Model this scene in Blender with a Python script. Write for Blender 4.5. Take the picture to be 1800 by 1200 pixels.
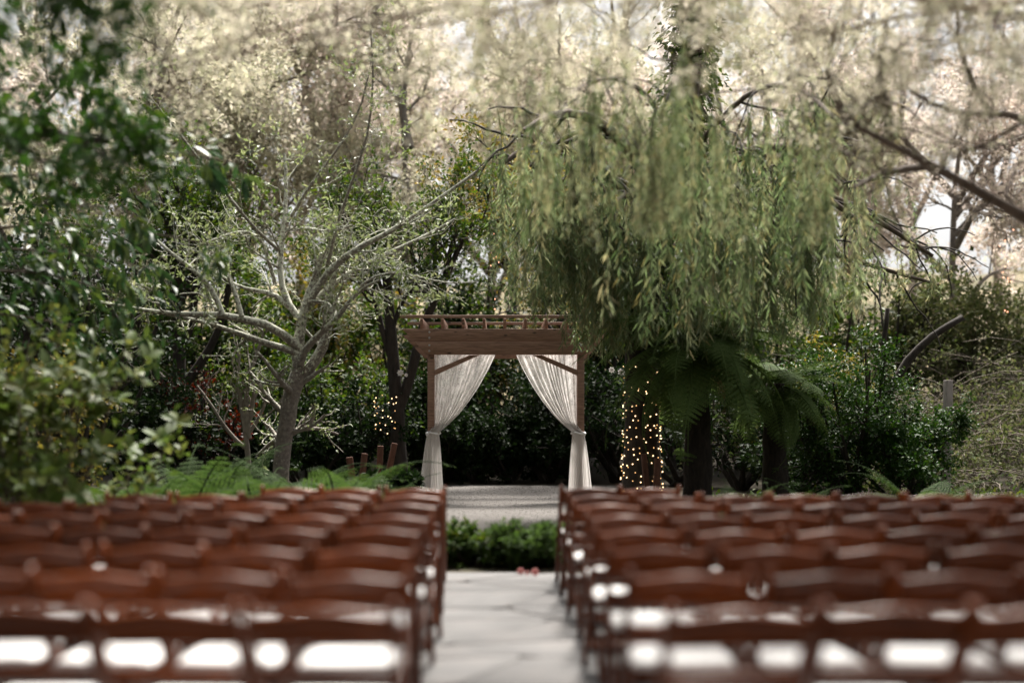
import bpy, bmesh, math, random
import numpy as np
from mathutils import Vector, Matrix

for o in list(bpy.data.objects):
    bpy.data.objects.remove(o)
sc = bpy.context.scene
C = sc.collection
R = math.radians
H = 1.41            # eye height above the paving
FPX = 2250.0        # 45 mm lens expressed in photograph pixels

# ------------------------------------------------------------------ camera
cam_d = bpy.data.cameras.new('camera')
cam = bpy.data.objects.new('camera', cam_d); C.objects.link(cam)
cam.location = (0, 0, H); cam.rotation_euler = (R(90), 0, 0)
cam_d.lens = 45; cam_d.sensor_width = 36
cam_d.shift_x = 20 / 1800; cam_d.shift_y = 117 / 1800
cam_d.clip_start = 0.1; cam_d.clip_end = 2000
cam_d.dof.use_dof = True; cam_d.dof.focus_distance = 19.3; cam_d.dof.aperture_fstop = 0.52
sc.camera = cam

# ------------------------------------------------------------------ world, sun, exposure
SUN_EL, SUN_AZ = 60, 14       # azimuth clockwise from +Y (the view direction)
w = bpy.data.worlds.new('World'); sc.world = w; w.use_nodes = True
nt = w.node_tree; bg = nt.nodes['Background']
sky = nt.nodes.new('ShaderNodeTexSky'); sky.sky_type = 'NISHITA'; sky.sun_disc = False
sky.sun_elevation = R(SUN_EL); sky.sun_rotation = R(SUN_AZ)
sky.air_density = 1.0; sky.dust_density = 6.0; sky.ozone_density = 1.0
hs = nt.nodes.new('ShaderNodeHueSaturation'); hs.inputs['Saturation'].default_value = 0.12
nt.links.new(sky.outputs[0], hs.inputs['Color']); nt.links.new(hs.outputs[0], bg.inputs[0])
bg.inputs[1].default_value = 0.085
sun_d = bpy.data.lights.new('sun', 'SUN'); sun_d.energy = 5.0; sun_d.angle = R(12); sun_d.color = (1, 0.945, 0.87)
sun = bpy.data.objects.new('sun', sun_d); C.objects.link(sun); sun.location = (5, 10, 30)
sd = Vector((math.sin(R(SUN_AZ)) * math.cos(R(SUN_EL)), math.cos(R(SUN_AZ)) * math.cos(R(SUN_EL)), math.sin(R(SUN_EL))))
sun.rotation_euler = (-sd).to_track_quat('-Z', 'Y').to_euler()
sc.view_settings.view_transform = 'Standard'; sc.view_settings.look = 'None'
sc.view_settings.gamma = 1; sc.view_settings.use_curve_mapping = False
sc.view_settings.exposure = 1.26

# ------------------------------------------------------------------ helpers
def at(px, py, Y):
    """world point seen at photograph pixel (px,py) at distance Y"""
    return np.array([(px - 880) * Y / FPX, Y, H - (py - 717) * Y / FPX])

def nrm(v):
    return v / np.maximum(np.linalg.norm(v, axis=-1, keepdims=True), 1e-9)

class MB:
    """collects vertices, triangles and quads"""
    def __init__(s): s.v = []; s.t = []; s.q = []; s.n = 0
    def add(s, V, T=None, Q=None):
        V = np.asarray(V, float).reshape(-1, 3)
        if T is not None and len(T): s.t.append(np.asarray(T).reshape(-1, 3) + s.n)
        if Q is not None and len(Q): s.q.append(np.asarray(Q).reshape(-1, 4) + s.n)
        s.v.append(V); s.n += len(V)
    def mesh(s, name, smooth=False):
        me = bpy.data.meshes.new(name)
        V = np.concatenate(s.v) if s.v else np.zeros((0, 3))
        T = np.concatenate(s.t) if s.t else np.zeros((0, 3), int)
        Q = np.concatenate(s.q) if s.q else np.zeros((0, 4), int)
        loops = np.concatenate([T.ravel(), Q.ravel()]).astype(np.int32)
        me.vertices.add(len(V)); me.vertices.foreach_set('co', V.ravel().astype(np.float32))
        me.loops.add(len(loops)); me.loops.foreach_set('vertex_index', loops)
        npoly = len(T) + len(Q)
        st = np.concatenate([np.arange(len(T)) * 3, len(T) * 3 + np.arange(len(Q)) * 4]).astype(np.int32)
        me.polygons.add(npoly); me.polygons.foreach_set('loop_start', st)
        if smooth: me.polygons.foreach_set('use_smooth', np.ones(npoly, bool))
        me.update(calc_edges=True)
        return me
    def box(s, lo, hi):
        x0, y0, z0 = lo; x1, y1, z1 = hi
        s.add([(x0,y0,z0),(x1,y0,z0),(x1,y1,z0),(x0,y1,z0),(x0,y0,z1),(x1,y0,z1),(x1,y1,z1),(x0,y1,z1)],
              Q=[(0,3,2,1),(4,5,6,7),(0,1,5,4),(1,2,6,5),(2,3,7,6),(3,0,4,7)])
        return s

def tubes(mb, P, Rr, sides=6, cap=False):
    """P (B,n,3) polylines, Rr (B,n) radii -> tapered tubes"""
    P = np.asarray(P, float); Rr = np.asarray(Rr, float)
    if P.ndim == 2: P = P[None]; Rr = Rr[None]
    B, n, _ = P.shape
    if B == 0: return
    tan = np.empty_like(P)
    tan[:, 1:-1] = P[:, 2:] - P[:, :-2]; tan[:, 0] = P[:, 1] - P[:, 0]; tan[:, -1] = P[:, -1] - P[:, -2]
    tan = nrm(tan)
    md = nrm(P[:, -1] - P[:, 0])
    ref = np.where(np.abs(md[:, 2:3]) > 0.8, np.array([[1., 0, 0]]), np.array([[0., 0, 1]]))
    ref = np.repeat(ref[:, None], n, 1)
    a = nrm(np.cross(tan, ref)); b = np.cross(tan, a)
    th = np.arange(sides) * 2 * np.pi / sides
    V = P[:, :, None] + Rr[:, :, None, None] * (a[:, :, None] * np.cos(th)[None, None, :, None] + b[:, :, None] * np.sin(th)[None, None, :, None])
    idx = np.arange(B * n * sides).reshape(B, n, sides)
    i0 = idx[:, :-1]; i1 = idx[:, 1:]
    Q = np.stack([i0, np.roll(i0, -1, 2), np.roll(i1, -1, 2), i1], -1).reshape(-1, 4)
    T = None
    if cap:
        T = []
        for bb in range(B):
            for k in range(1, sides - 1):
                T.append((idx[bb, -1, 0], idx[bb, -1, k], idx[bb, -1, k + 1]))
                T.append((idx[bb, 0, 0], idx[bb, 0, k + 1], idx[bb, 0, k]))
    mb.add(V.reshape(-1, 3), T=T, Q=Q)

def resample(pts, n):
    pts = np.asarray(pts, float)
    d = np.r_[0, np.cumsum(np.linalg.norm(np.diff(pts, axis=0), axis=1))]
    t = np.linspace(0, d[-1], n)
    out = np.stack([np.interp(t, d, pts[:, k]) for k in range(3)], 1)
    for _ in range(2):
        out[1:-1] = out[1:-1] * 0.5 + (out[2:] + out[:-2]) * 0.25
    return out

def leaves(mb, pos, d, up, L, W, fold=0.18):
    """diamond leaves folded along the midrib, two triangles each"""
    N = len(pos)
    if N == 0: return
    L = np.broadcast_to(L, (N,))[:, None]; W = np.broadcast_to(W, (N,))[:, None]
    d = nrm(d); s = nrm(np.cross(d, up)); u = np.cross(s, d)
    V = np.stack([pos, pos + d * L * .45 + s * W * .5 + u * W * fold, pos + d * L - u * L * .06, pos + d * L * .45 - s * W * .5 + u * W * fold], 1)
    i = np.arange(N)[:, None] * 4
    T = np.concatenate([i + np.array([0, 1, 2]), i + np.array([0, 2, 3])])
    mb.add(V.reshape(-1, 3), T=T)

def rndvec(rng, n):
    return nrm(rng.normal(size=(n, 3)))

def sprout(rng, P, Rr, K, length, ang, n=6, tmin=.3, tmax=1.0, rr=.55, wander=.25, trop=(0, 0, .1), lvar=.4, tipr=.35):
    """K children on every parent polyline"""
    B, m, _ = P.shape
    N = B * K
    pi = np.repeat(np.arange(B), K)
    t = rng.uniform(tmin, tmax, N) * (m - 1)
    i = np.minimum(t.astype(int), m - 2); f = (t - i)[:, None]
    base = P[pi, i] * (1 - f) + P[pi, i + 1] * f
    pd = nrm(P[pi, i + 1] - P[pi, i])
    r0 = (Rr[pi, i] * (1 - f[:, 0]) + Rr[pi, i + 1] * f[:, 0]) * rr
    perp = nrm(np.cross(pd, rndvec(rng, N)))
    a = rng.normal(ang, ang * .25, N)[:, None]
    d = nrm(pd * np.cos(a) + perp * np.sin(a))
    Ls = length * (1 + rng.uniform(-lvar, lvar, N)) * (1 - .35 * (t / (m - 1)))
    step = (Ls / (n - 1))[:, None]
    out = np.empty((N, n, 3)); out[:, 0] = base
    tr = np.asarray(trop, float)
    for k in range(1, n):
        d = nrm(d + rng.normal(0, wander, (N, 3)) + tr)
        out[:, k] = out[:, k - 1] + d * step
    rad = r0[:, None] * np.linspace(1, tipr, n)[None]
    return out, rad

def twig_leaves(mb, rng, P, per, L, W, spread=.06, droop=.2, tmin=.15, along=.6, fold=.18, Lvar=.35):
    """leaves scattered along terminal twigs"""
    B, m, _ = P.shape
    N = B * per
    pi = np.repeat(np.arange(B), per)
    t = rng.uniform(tmin, 1, N) * (m - 1)
    i = np.minimum(t.astype(int), m - 2); f = (t - i)[:, None]
    pos = P[pi, i] * (1 - f) + P[pi, i + 1] * f + rng.normal(0, spread, (N, 3))
    pd = nrm(P[pi, i + 1] - P[pi, i])
    d = nrm(pd * along + rndvec(rng, N) * .8 + np.array([0, 0, -droop]))
    up = nrm(np.array([0, 0, 1.]) + rndvec(rng, N) * .8)
    s = 1 + rng.uniform(-Lvar, Lvar, N)
    leaves(mb, pos, d, up, L * s, W * s, fold)

def tag(o, label=None, cat=None, group=None, kind=None):
    if label: o['label'] = label
    if cat: o['category'] = cat
    if group: o['group'] = group
    if kind: o['kind'] = kind
    return o

def empty(name, loc=(0, 0, 0), rz=0):
    o = bpy.data.objects.new(name, None); C.objects.link(o)
    o.location = tuple(loc); o.rotation_euler = (0, 0, rz); o.empty_display_size = .1
    return o

def obj(name, me, mat=None, parent=None, loc=None, world=False):
    """link a mesh; world=True: mesh is in world coordinates though the parent is not at the origin"""
    if isinstance(me, MB): me = me.mesh(name)
    o = bpy.data.objects.new(name, me); C.objects.link(o)
    if mat is not None and not me.materials: me.materials.append(mat)
    if parent is not None:
        o.parent = parent
        if world: o.location = tuple(-Vector(parent.location))
    if loc is not None: o.location = tuple(loc)
    return o

# ------------------------------------------------------------------ materials
def newmat(name):
    m = bpy.data.materials.new(name); m.use_nodes = True
    nt = m.node_tree; nt.nodes.clear()
    out = nt.nodes.new('ShaderNodeOutputMaterial')
    return m, nt, out

def N_(nt, t, **kw):
    n = nt.nodes.new(t)
    for k, v in kw.items(): setattr(n, k, v)
    return n

def ramp(nt, stops):
    r = nt.nodes.new('ShaderNodeValToRGB'); e = r.color_ramp.elements
    while len(e) < len(stops): e.new(.5)
    for i, (p, c) in enumerate(stops):
        e[i].position = p; e[i].color = (*c, 1)
    return r

def leafmat(name, cols, trans=.35, rough=.45, spec=.35):
    """per-leaf colour from the island / object random value, thin translucent blade"""
    m, nt, out = newmat(name)
    geo = N_(nt, 'ShaderNodeNewGeometry'); oi = N_(nt, 'ShaderNodeObjectInfo')
    add = N_(nt, 'ShaderNodeMath', operation='ADD'); nt.links.new(geo.outputs['Random Per Island'], add.inputs[0]); nt.links.new(oi.outputs['Random'], add.inputs[1])
    fr = N_(nt, 'ShaderNodeMath', operation='FRACT'); nt.links.new(add.outputs[0], fr.inputs[0])
    n = len(cols)
    rp = ramp(nt, [(i / max(n - 1, 1), c) for i, c in enumerate(cols)])
    nt.links.new(fr.outputs[0], rp.inputs[0])
    tc = N_(nt, 'ShaderNodeTexCoord'); no = N_(nt, 'ShaderNodeTexNoise'); no.inputs['Scale'].default_value = .8; no.inputs['Detail'].default_value = 2
    nt.links.new(tc.outputs['Object'], no.inputs['Vector'])
    hv = N_(nt, 'ShaderNodeHueSaturation'); mr = N_(nt, 'ShaderNodeMapRange')
    mr.inputs[1].default_value = .3; mr.inputs[2].default_value = .7; mr.inputs[3].default_value = .7; mr.inputs[4].default_value = 1.3
    nt.links.new(no.outputs[0], mr.inputs[0]); nt.links.new(mr.outputs[0], hv.inputs['Value']); nt.links.new(rp.outputs[0], hv.inputs['Color'])
    p = N_(nt, 'ShaderNodeBsdfPrincipled'); p.inputs['Roughness'].default_value = rough; p.inputs['Specular IOR Level'].default_value = spec
    nt.links.new(hv.outputs[0], p.inputs['Base Color'])
    if trans > 0:
        tl = N_(nt, 'ShaderNodeBsdfTranslucent'); h2 = N_(nt, 'ShaderNodeHueSaturation'); h2.inputs['Hue'].default_value = .492; h2.inputs['Saturation'].default_value = 1.1; h2.inputs['Value'].default_value = 1.25
        nt.links.new(hv.outputs[0], h2.inputs['Color']); nt.links.new(h2.outputs[0], tl.inputs[0])
        mx = N_(nt, 'ShaderNodeMixShader'); mx.inputs[0].default_value = trans
        nt.links.new(p.outputs[0], mx.inputs[1]); nt.links.new(tl.outputs[0], mx.inputs[2]); nt.links.new(mx.outputs[0], out.inputs[0])
    else:
        nt.links.new(p.outputs[0], out.inputs[0])
    return m

def noisemat(name, stops, scale=8, stretch=(1, 1, 1), rough=.8, bump=.3, detail=6, spec=.3, coat=0, objrand=0, bdist=.01):
    m, nt, out = newmat(name)
    tc = N_(nt, 'ShaderNodeTexCoord'); mp = N_(nt, 'ShaderNodeMapping'); mp.inputs['Scale'].default_value = stretch
    nt.links.new(tc.outputs['Object'], mp.inputs[0])
    oi = N_(nt, 'ShaderNodeObjectInfo')
    vm = N_(nt, 'ShaderNodeVectorMath', operation='ADD'); sca = N_(nt, 'ShaderNodeMath', operation='MULTIPLY'); sca.inputs[1].default_value = 37.
    nt.links.new(oi.outputs['Random'], sca.inputs[0]); nt.links.new(mp.outputs[0], vm.inputs[0]); nt.links.new(sca.outputs[0], vm.inputs[1])
    no = N_(nt, 'ShaderNodeTexNoise'); no.inputs['Scale'].default_value = scale; no.inputs['Detail'].default_value = detail; no.inputs['Roughness'].default_value = .6
    nt.links.new(vm.outputs[0], no.inputs['Vector'])
    rp = ramp(nt, stops); nt.links.new(no.outputs[0], rp.inputs[0])
    col = rp.outputs[0]
    if objrand:
        hv = N_(nt, 'ShaderNodeHueSaturation'); mr = N_(nt, 'ShaderNodeMapRange'); mr.inputs[3].default_value = 1 - objrand; mr.inputs[4].default_value = 1 + objrand
        nt.links.new(oi.outputs['Random'], mr.inputs[0]); nt.links.new(mr.outputs[0], hv.inputs['Value']); nt.links.new(col, hv.inputs['Color']); col = hv.outputs[0]
    p = N_(nt, 'ShaderNodeBsdfPrincipled'); p.inputs['Roughness'].default_value = rough; p.inputs['Specular IOR Level'].default_value = spec
    p.inputs['Coat Weight'].default_value = coat; p.inputs['Coat Roughness'].default_value = .2
    nt.links.new(col, p.inputs['Base Color'])
    if bump:
        b = N_(nt, 'ShaderNodeBump'); b.inputs['Strength'].default_value = bump; b.inputs['Distance'].default_value = bdist
        nt.links.new(no.outputs[0], b.inputs['Height']); nt.links.new(b.outputs[0], p.inputs['Normal'])
    nt.links.new(p.outputs[0], out.inputs[0])
    return m

M = {}
M['chair'] = noisemat('chair_wood', [(.3, (.066, .0135, .0022)), (.7, (.165, .038, .0055))], scale=6, stretch=(2, 9, 9), rough=.3, bump=.1, coat=0, objrand=.42, spec=.24)
M['cushion'] = noisemat('cushion_vinyl', [(.3, (.76, .75, .74)), (.7, (.82, .81, .80))], scale=12, rough=.5, bump=.15)
M['stone'] = noisemat('flagstone', [(.25, (.088, .086, .085)), (.5, (.122, .118, .116)), (.75, (.15, .139, .134))], scale=3, rough=.75, bump=.3, objrand=.12)
M['mortar'] = noisemat('mortar', [(.3, (.085, .082, .08)), (.7, (.125, .12, .117))], scale=20, rough=.9)
M['soil'] = noisemat('soil', [(.3, (.022, .017, .012)), (.55, (.045, .035, .022)), (.75, (.06, .06, .03))], scale=1.2, rough=.95, bump=.6, bdist=.03)
M['gravel'] = noisemat('gravel', [(.3, (.07, .063, .057)), (.5, (.115, .105, .097)), (.7, (.16, .148, .137))], scale=38, rough=.9, bump=.8, detail=4)
M['bark_dark'] = noisemat('bark_dark', [(.3, (.014, .011, .009)), (.7, (.05, .04, .032))], scale=14, stretch=(1, 1, .3), rough=.9, bump=.7, bdist=.03)
M['bark_grey'] = noisemat('bark_grey', [(.3, (.13, .11, .095)), (.7, (.30, .265, .23))], scale=14, stretch=(1, 1, .5), rough=.9, bump=.6, bdist=.02)
M['bark_brown'] = noisemat('bark_brown', [(.3, (.05, .036, .028)), (.7, (.13, .10, .078))], scale=10, stretch=(1, 1, .4), rough=.9, bump=.7, bdist=.03)
M['twig_tan'] = noisemat('twig_tan', [(.3, (.20, .16, .125)), (.7, (.40, .33, .26))], scale=8, rough=.9, bump=0)
M['twig_dark'] = noisemat('bramble_stem', [(.3, (.09, .075, .058)), (.7, (.21, .175, .135))], scale=8, rough=.9, bump=0)
M['fern_trunk'] = noisemat('fern_trunk', [(.3, (.012, .009, .007)), (.7, (.035, .027, .02))], scale=30, stretch=(1, 1, .3), rough=.95, bump=.9, bdist=.03)
M['stake'] = noisemat('stake_wood', [(.3, (.07, .03, .018)), (.7, (.15, .066, .04))], scale=14, stretch=(4, 4, .7), rough=.8)
M['post_grey'] = noisemat('weathered_post', [(.3, (.2, .17, .16)), (.7, (.36, .32, .30))], scale=18, stretch=(3, 3, .4), rough=.9)

def lichen_bark():
    m, nt, out = newmat('lichen_bark')
    tc = N_(nt, 'ShaderNodeTexCoord'); geo = N_(nt, 'ShaderNodeNewGeometry')
    n1 = N_(nt, 'ShaderNodeTexNoise'); n1.inputs['Scale'].default_value = 22; n1.inputs['Detail'].default_value = 5
    n2 = N_(nt, 'ShaderNodeTexNoise'); n2.inputs['Scale'].default_value = 26; n2.inputs['Detail'].default_value = 6; n2.inputs['Roughness'].default_value = .7
    for n in (n1, n2): nt.links.new(tc.outputs['Object'], n.inputs['Vector'])
    bark = ramp(nt, [(.3, (.12, .10, .09)), (.7, (.28, .24, .21))]); nt.links.new(n1.outputs[0], bark.inputs[0])
    sx = N_(nt, 'ShaderNodeSeparateXYZ'); nt.links.new(geo.outputs['Normal'], sx.inputs[0])
    ma = N_(nt, 'ShaderNodeMath', operation='MULTIPLY_ADD'); ma.inputs[1].default_value = .16; nt.links.new(sx.outputs[2], ma.inputs[0]); nt.links.new(n2.outputs[0], ma.inputs[2])
    sz = N_(nt, 'ShaderNodeSeparateXYZ'); nt.links.new(tc.outputs['Object'], sz.inputs[0])
    hz = N_(nt, 'ShaderNodeMapRange'); hz.inputs[1].default_value = 1.3; hz.inputs[2].default_value = 2.5; hz.inputs[3].default_value = -.16; hz.inputs[4].default_value = 0; nt.links.new(sz.outputs[2], hz.inputs[0])
    ad = N_(nt, 'ShaderNodeMath', operation='ADD'); nt.links.new(ma.outputs[0], ad.inputs[0]); nt.links.new(hz.outputs[0], ad.inputs[1]); ma = ad
    mk = ramp(nt, [(.465, (0, 0, 0)), (.525, (1, 1, 1))]); nt.links.new(ma.outputs[0], mk.inputs[0])
    mix = N_(nt, 'ShaderNodeMixRGB'); mix.inputs[2].default_value = (.58, .58, .48, 1)
    nt.links.new(mk.outputs[0], mix.inputs[0]); nt.links.new(bark.outputs[0], mix.inputs[1])
    p = N_(nt, 'ShaderNodeBsdfPrincipled'); p.inputs['Roughness'].default_value = .95
    nt.links.new(mix.outputs[0], p.inputs['Base Color'])
    b = N_(nt, 'ShaderNodeBump'); b.inputs['Strength'].default_value = .9; b.inputs['Distance'].default_value = .03
    nt.links.new(n2.outputs[0], b.inputs['Height']); nt.links.new(b.outputs[0], p.inputs['Normal'])
    nt.links.new(p.outputs[0], out.inputs[0])
    return m
M['lichen'] = lichen_bark()

def beam_wood():
    m, nt, out = newmat('stained_timber')
    tc = N_(nt, 'ShaderNodeTexCoord'); oi = N_(nt, 'ShaderNodeObjectInfo')
    mp = N_(nt, 'ShaderNodeMapping'); mp.inputs['Scale'].default_value = (1.2, 14, 14); nt.links.new(tc.outputs['Object'], mp.inputs[0])
    sm = N_(nt, 'ShaderNodeMath', operation='MULTIPLY'); sm.inputs[1].default_value = 51; nt.links.new(oi.outputs['Random'], sm.inputs[0])
    va = N_(nt, 'ShaderNodeVectorMath', operation='ADD'); nt.links.new(mp.outputs[0], va.inputs[0]); nt.links.new(sm.outputs[0], va.inputs[1])
    n1 = N_(nt, 'ShaderNodeTexNoise'); n1.inputs['Scale'].default_value = 3; n1.inputs['Detail'].default_value = 8; n1.inputs['Roughness'].default_value = .65; n1.inputs['Distortion'].default_value = .6
    nt.links.new(va.outputs[0], n1.inputs['Vector'])
    c = ramp(nt, [(.28, (.11, .058, .040)), (.5, (.255, .145, .10)), (.75, (.37, .23, .17))]); nt.links.new(n1.outputs[0], c.inputs[0])
    # knots
    mp2 = N_(nt, 'ShaderNodeMapping'); mp2.inputs['Scale'].default_value = (1.0, 1, 2.2); nt.links.new(tc.outputs['Object'], mp2.inputs[0])
    va2 = N_(nt, 'ShaderNodeVectorMath', operation='ADD'); nt.links.new(mp2.outputs[0], va2.inputs[0]); nt.links.new(sm.outputs[0], va2.inputs[1])
    vo = N_(nt, 'ShaderNodeTexVoronoi'); vo.inputs['Scale'].default_value = 4.2; nt.links.new(va2.outputs[0], vo.inputs['Vector'])
    k = ramp(nt, [(.07, (.15, .15, .15)), (.17, (1, 1, 1))]); nt.links.new(vo.outputs['Distance'], k.inputs[0])
    mu = N_(nt, 'ShaderNodeMixRGB', blend_type='MULTIPLY'); mu.inputs[0].default_value = .85
    nt.links.new(c.outputs[0], mu.inputs[1]); nt.links.new(k.outputs[0], mu.inputs[2])
    p = N_(nt, 'ShaderNodeBsdfPrincipled'); p.inputs['Roughness'].default_value = .7
    nt.links.new(mu.outputs[0], p.inputs['Base Color'])
    b = N_(nt, 'ShaderNodeBump'); b.inputs['Strength'].default_value = .35; b.inputs['Distance'].default_value = .01; nt.links.new(n1.outputs[0], b.inputs['Height']); nt.links.new(b.outputs[0], p.inputs['Normal'])
    nt.links.new(p.outputs[0], out.inputs[0])
    return m
M['timber'] = beam_wood()

def lace(name, open_hi):
    m, nt, out = newmat(name)
    uv = N_(nt, 'ShaderNodeUVMap'); uv.uv_map = 'UVMap'
    mp = N_(nt, 'ShaderNodeMapping'); mp.inputs['Scale'].default_value = (44, 20, 1); nt.links.new(uv.outputs[0], mp.inputs[0])
    vo = N_(nt, 'ShaderNodeTexVoronoi'); vo.feature = 'DISTANCE_TO_EDGE'; vo.inputs['Scale'].default_value = 1.6; nt.links.new(mp.outputs[0], vo.inputs['Vector'])
    no = N_(nt, 'ShaderNodeTexNoise'); no.inputs['Scale'].default_value = .35; no.inputs['Detail'].default_value = 3; nt.links.new(mp.outputs[0], no.inputs['Vector'])
    a1 = ramp(nt, [(.05, (1, 1, 1)), (.16, (.30, .30, .30))]); nt.links.new(vo.outputs[0], a1.inputs[0])
    a2 = ramp(nt, [(.42, (0, 0, 0)), (.58, (1, 1, 1))]); nt.links.new(no.outputs[0], a2.inputs[0])
    mx = N_(nt, 'ShaderNodeMath', operation='MAXIMUM'); nt.links.new(a1.outputs[0], mx.inputs[0]); nt.links.new(a2.outputs[0], mx.inputs[1])
    mr = N_(nt, 'ShaderNodeMapRange'); mr.inputs[3].default_value = open_hi; mr.inputs[4].default_value = .97; nt.links.new(mx.outputs[0], mr.inputs[0])
    p = N_(nt, 'ShaderNodeBsdfDiffuse'); p.inputs[0].default_value = (.86, .83, .81, 1)
    tl = N_(nt, 'ShaderNodeBsdfTranslucent'); tl.inputs[0].default_value = (.86, .83, .80, 1)
    m1 = N_(nt, 'ShaderNodeMixShader'); m1.inputs[0].default_value = .4; nt.links.new(p.outputs[0], m1.inputs[1]); nt.links.new(tl.outputs[0], m1.inputs[2])
    tr = N_(nt, 'ShaderNodeBsdfTransparent'); m2 = N_(nt, 'ShaderNodeMixShader')
    sv = N_(nt, 'ShaderNodeSeparateXYZ'); nt.links.new(uv.outputs[0], sv.inputs[0])
    low = N_(nt, 'ShaderNodeMapRange'); low.inputs[1].default_value = 5.9; low.inputs[2].default_value = 7.0; low.inputs[3].default_value = 0; low.inputs[4].default_value = .93; nt.links.new(sv.outputs[1], low.inputs[0])
    am = N_(nt, 'ShaderNodeMath', operation='MAXIMUM'); nt.links.new(mr.outputs[0], am.inputs[0]); nt.links.new(low.outputs[0], am.inputs[1])
    nt.links.new(am.outputs[0], m2.inputs[0]); nt.links.new(tr.outputs[0], m2.inputs[1]); nt.links.new(m1.outputs[0], m2.inputs[2]); nt.links.new(m2.outputs[0], out.inputs[0])
    return m
M['lace'] = lace('white_lace', .22)

def emit(name, col, s):
    m, nt, out = newmat(name)
    e = N_(nt, 'ShaderNodeEmission'); e.inputs[0].default_value = (*col, 1); e.inputs[1].default_value = s
    nt.links.new(e.outputs[0], out.inputs[0]); return m
M['bulb'] = emit('warm_bulb', (1, .66, .34), 1.7)
M['bulb_dim'] = emit('dim_bulb', (1, .56, .22), .6)
M['bulb_red'] = emit('pink_bulb', (1, .42, .25), 1.6)
M['wire'] = noisemat('dark_wire', [(.3, (.01, .012, .01)), (.7, (.02, .022, .02))], bump=0)
M['steel'] = noisemat('bolt_steel', [(.3, (.3, .29, .28)), (.7, (.45, .43, .42))], rough=.4, bump=0)

M['lf_willow'] = leafmat('willow_leaf', [(.09, .14, .055), (.15, .20, .095), (.06, .10, .035), (.20, .24, .13), (.20, .175, .065)], trans=.5, rough=.42)
M['lf_willow_pale'] = leafmat('willow_leaf_pale', [(.19, .24, .125), (.28, .30, .18), (.15, .20, .10), (.33, .29, .16), (.22, .24, .12)], trans=.55, rough=.5)
M['lf_shade'] = leafmat('shade_leaf', [(.007, .016, .005), (.013, .028, .007), (.009, .020, .006), (.021, .038, .009)], trans=.25, rough=.6, spec=.12)  # greens set darker than real foliage, woodland shade painted into the colour
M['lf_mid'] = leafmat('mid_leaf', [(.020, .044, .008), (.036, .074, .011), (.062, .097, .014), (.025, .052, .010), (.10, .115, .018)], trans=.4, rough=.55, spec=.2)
M['lf_gold'] = leafmat('gold_leaf', [(.09, .11, .025), (.16, .155, .035), (.24, .17, .04), (.12, .13, .03)], trans=.45)
M['lf_olive_hazed'] = leafmat('hazed_olive_leaf', [(.40, .39, .28), (.50, .46, .36), (.31, .33, .21), (.56, .51, .43), (.43, .43, .31)], trans=.5, rough=.6)  # haze and glare over the far crowns painted in as pale leaf colour
M['lf_tan_hazed'] = leafmat('hazed_tan_leaf', [(.55, .47, .42), (.63, .55, .50), (.46, .43, .35), (.69, .61, .56), (.52, .47, .38)], trans=.5, rough=.6)  # tan lifted towards white, the same haze put into the colour
M['lf_lichen'] = leafmat('sparse_leaf', [(.14, .18, .075), (.20, .235, .11), (.10, .14, .05), (.24, .25, .13)], trans=.4)
M['lf_big'] = leafmat('long_leaf', [(.024, .062, .020), (.042, .085, .028), (.09, .13, .028), (.033, .072, .032), (.03, .066, .018)], trans=.25, rough=.42, spec=.3)
M['lf_oval'] = leafmat('oval_leaf', [(.07, .115, .026), (.11, .155, .038), (.054, .097, .02), (.155, .17, .05), (.088, .13, .03)], trans=.35, rough=.5, spec=.2)
M['lf_gloss'] = leafmat('box_leaf', [(.016, .046, .009), (.028, .07, .012), (.022, .06, .010), (.062, .105, .018)], trans=.25, rough=.5, spec=.18)
M['lf_fern'] = leafmat('fern_leaf', [(.036, .07, .018), (.06, .10, .028), (.048, .088, .024)], trans=.4, rough=.7, spec=.12)
M['lf_tfern'] = leafmat('tree_fern_leaf', [(.055, .095, .027), (.09, .135, .042), (.07, .11, .033)], trans=.35, rough=.7, spec=.12)
M['lf_deadfern'] = leafmat('dead_fern_leaf', [(.30, .17, .10), (.36, .22, .13)], trans=.3, rough=.8, spec=.1)
M['lf_red'] = leafmat('red_leaf', [(.07, .013, .008), (.10, .022, .009), (.05, .015, .008)], trans=.45)
M['lf_bramble'] = leafmat('bramble_leaf', [(.065, .085, .028), (.11, .12, .05), (.05, .075, .022), (.16, .145, .08)], trans=.3, rough=.7, spec=.08)
M['petal'] = leafmat('white_petal', [(.75, .72, .70), (.8, .78, .76)], trans=.2)
M['petal_pink'] = leafmat('pink_petal', [(.7, .36, .34), (.75, .45, .42)], trans=.2)
M['dry_grass'] = noisemat('dry_grass', [(.35, (.055, .055, .025)), (.5, (.12, .10, .05)), (.68, (.30, .24, .14))], scale=.5, rough=.95, bump=.5, bdist=.05)

# ------------------------------------------------------------------ ground
def hill(x, y):
    s = np.clip((y - 25) / 40., 0, None)
    h = 7.0 * s ** 1.15
    rgt = np.clip((x - 5) / 8., 0, 1) * np.clip((y - 19) / 6., 0, 1) * .9
    return h + rgt + np.where(y > 24, .25 * np.sin(x * .6 + y * .3), 0) * np.clip((y - 24) / 6, 0, 1)

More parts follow.
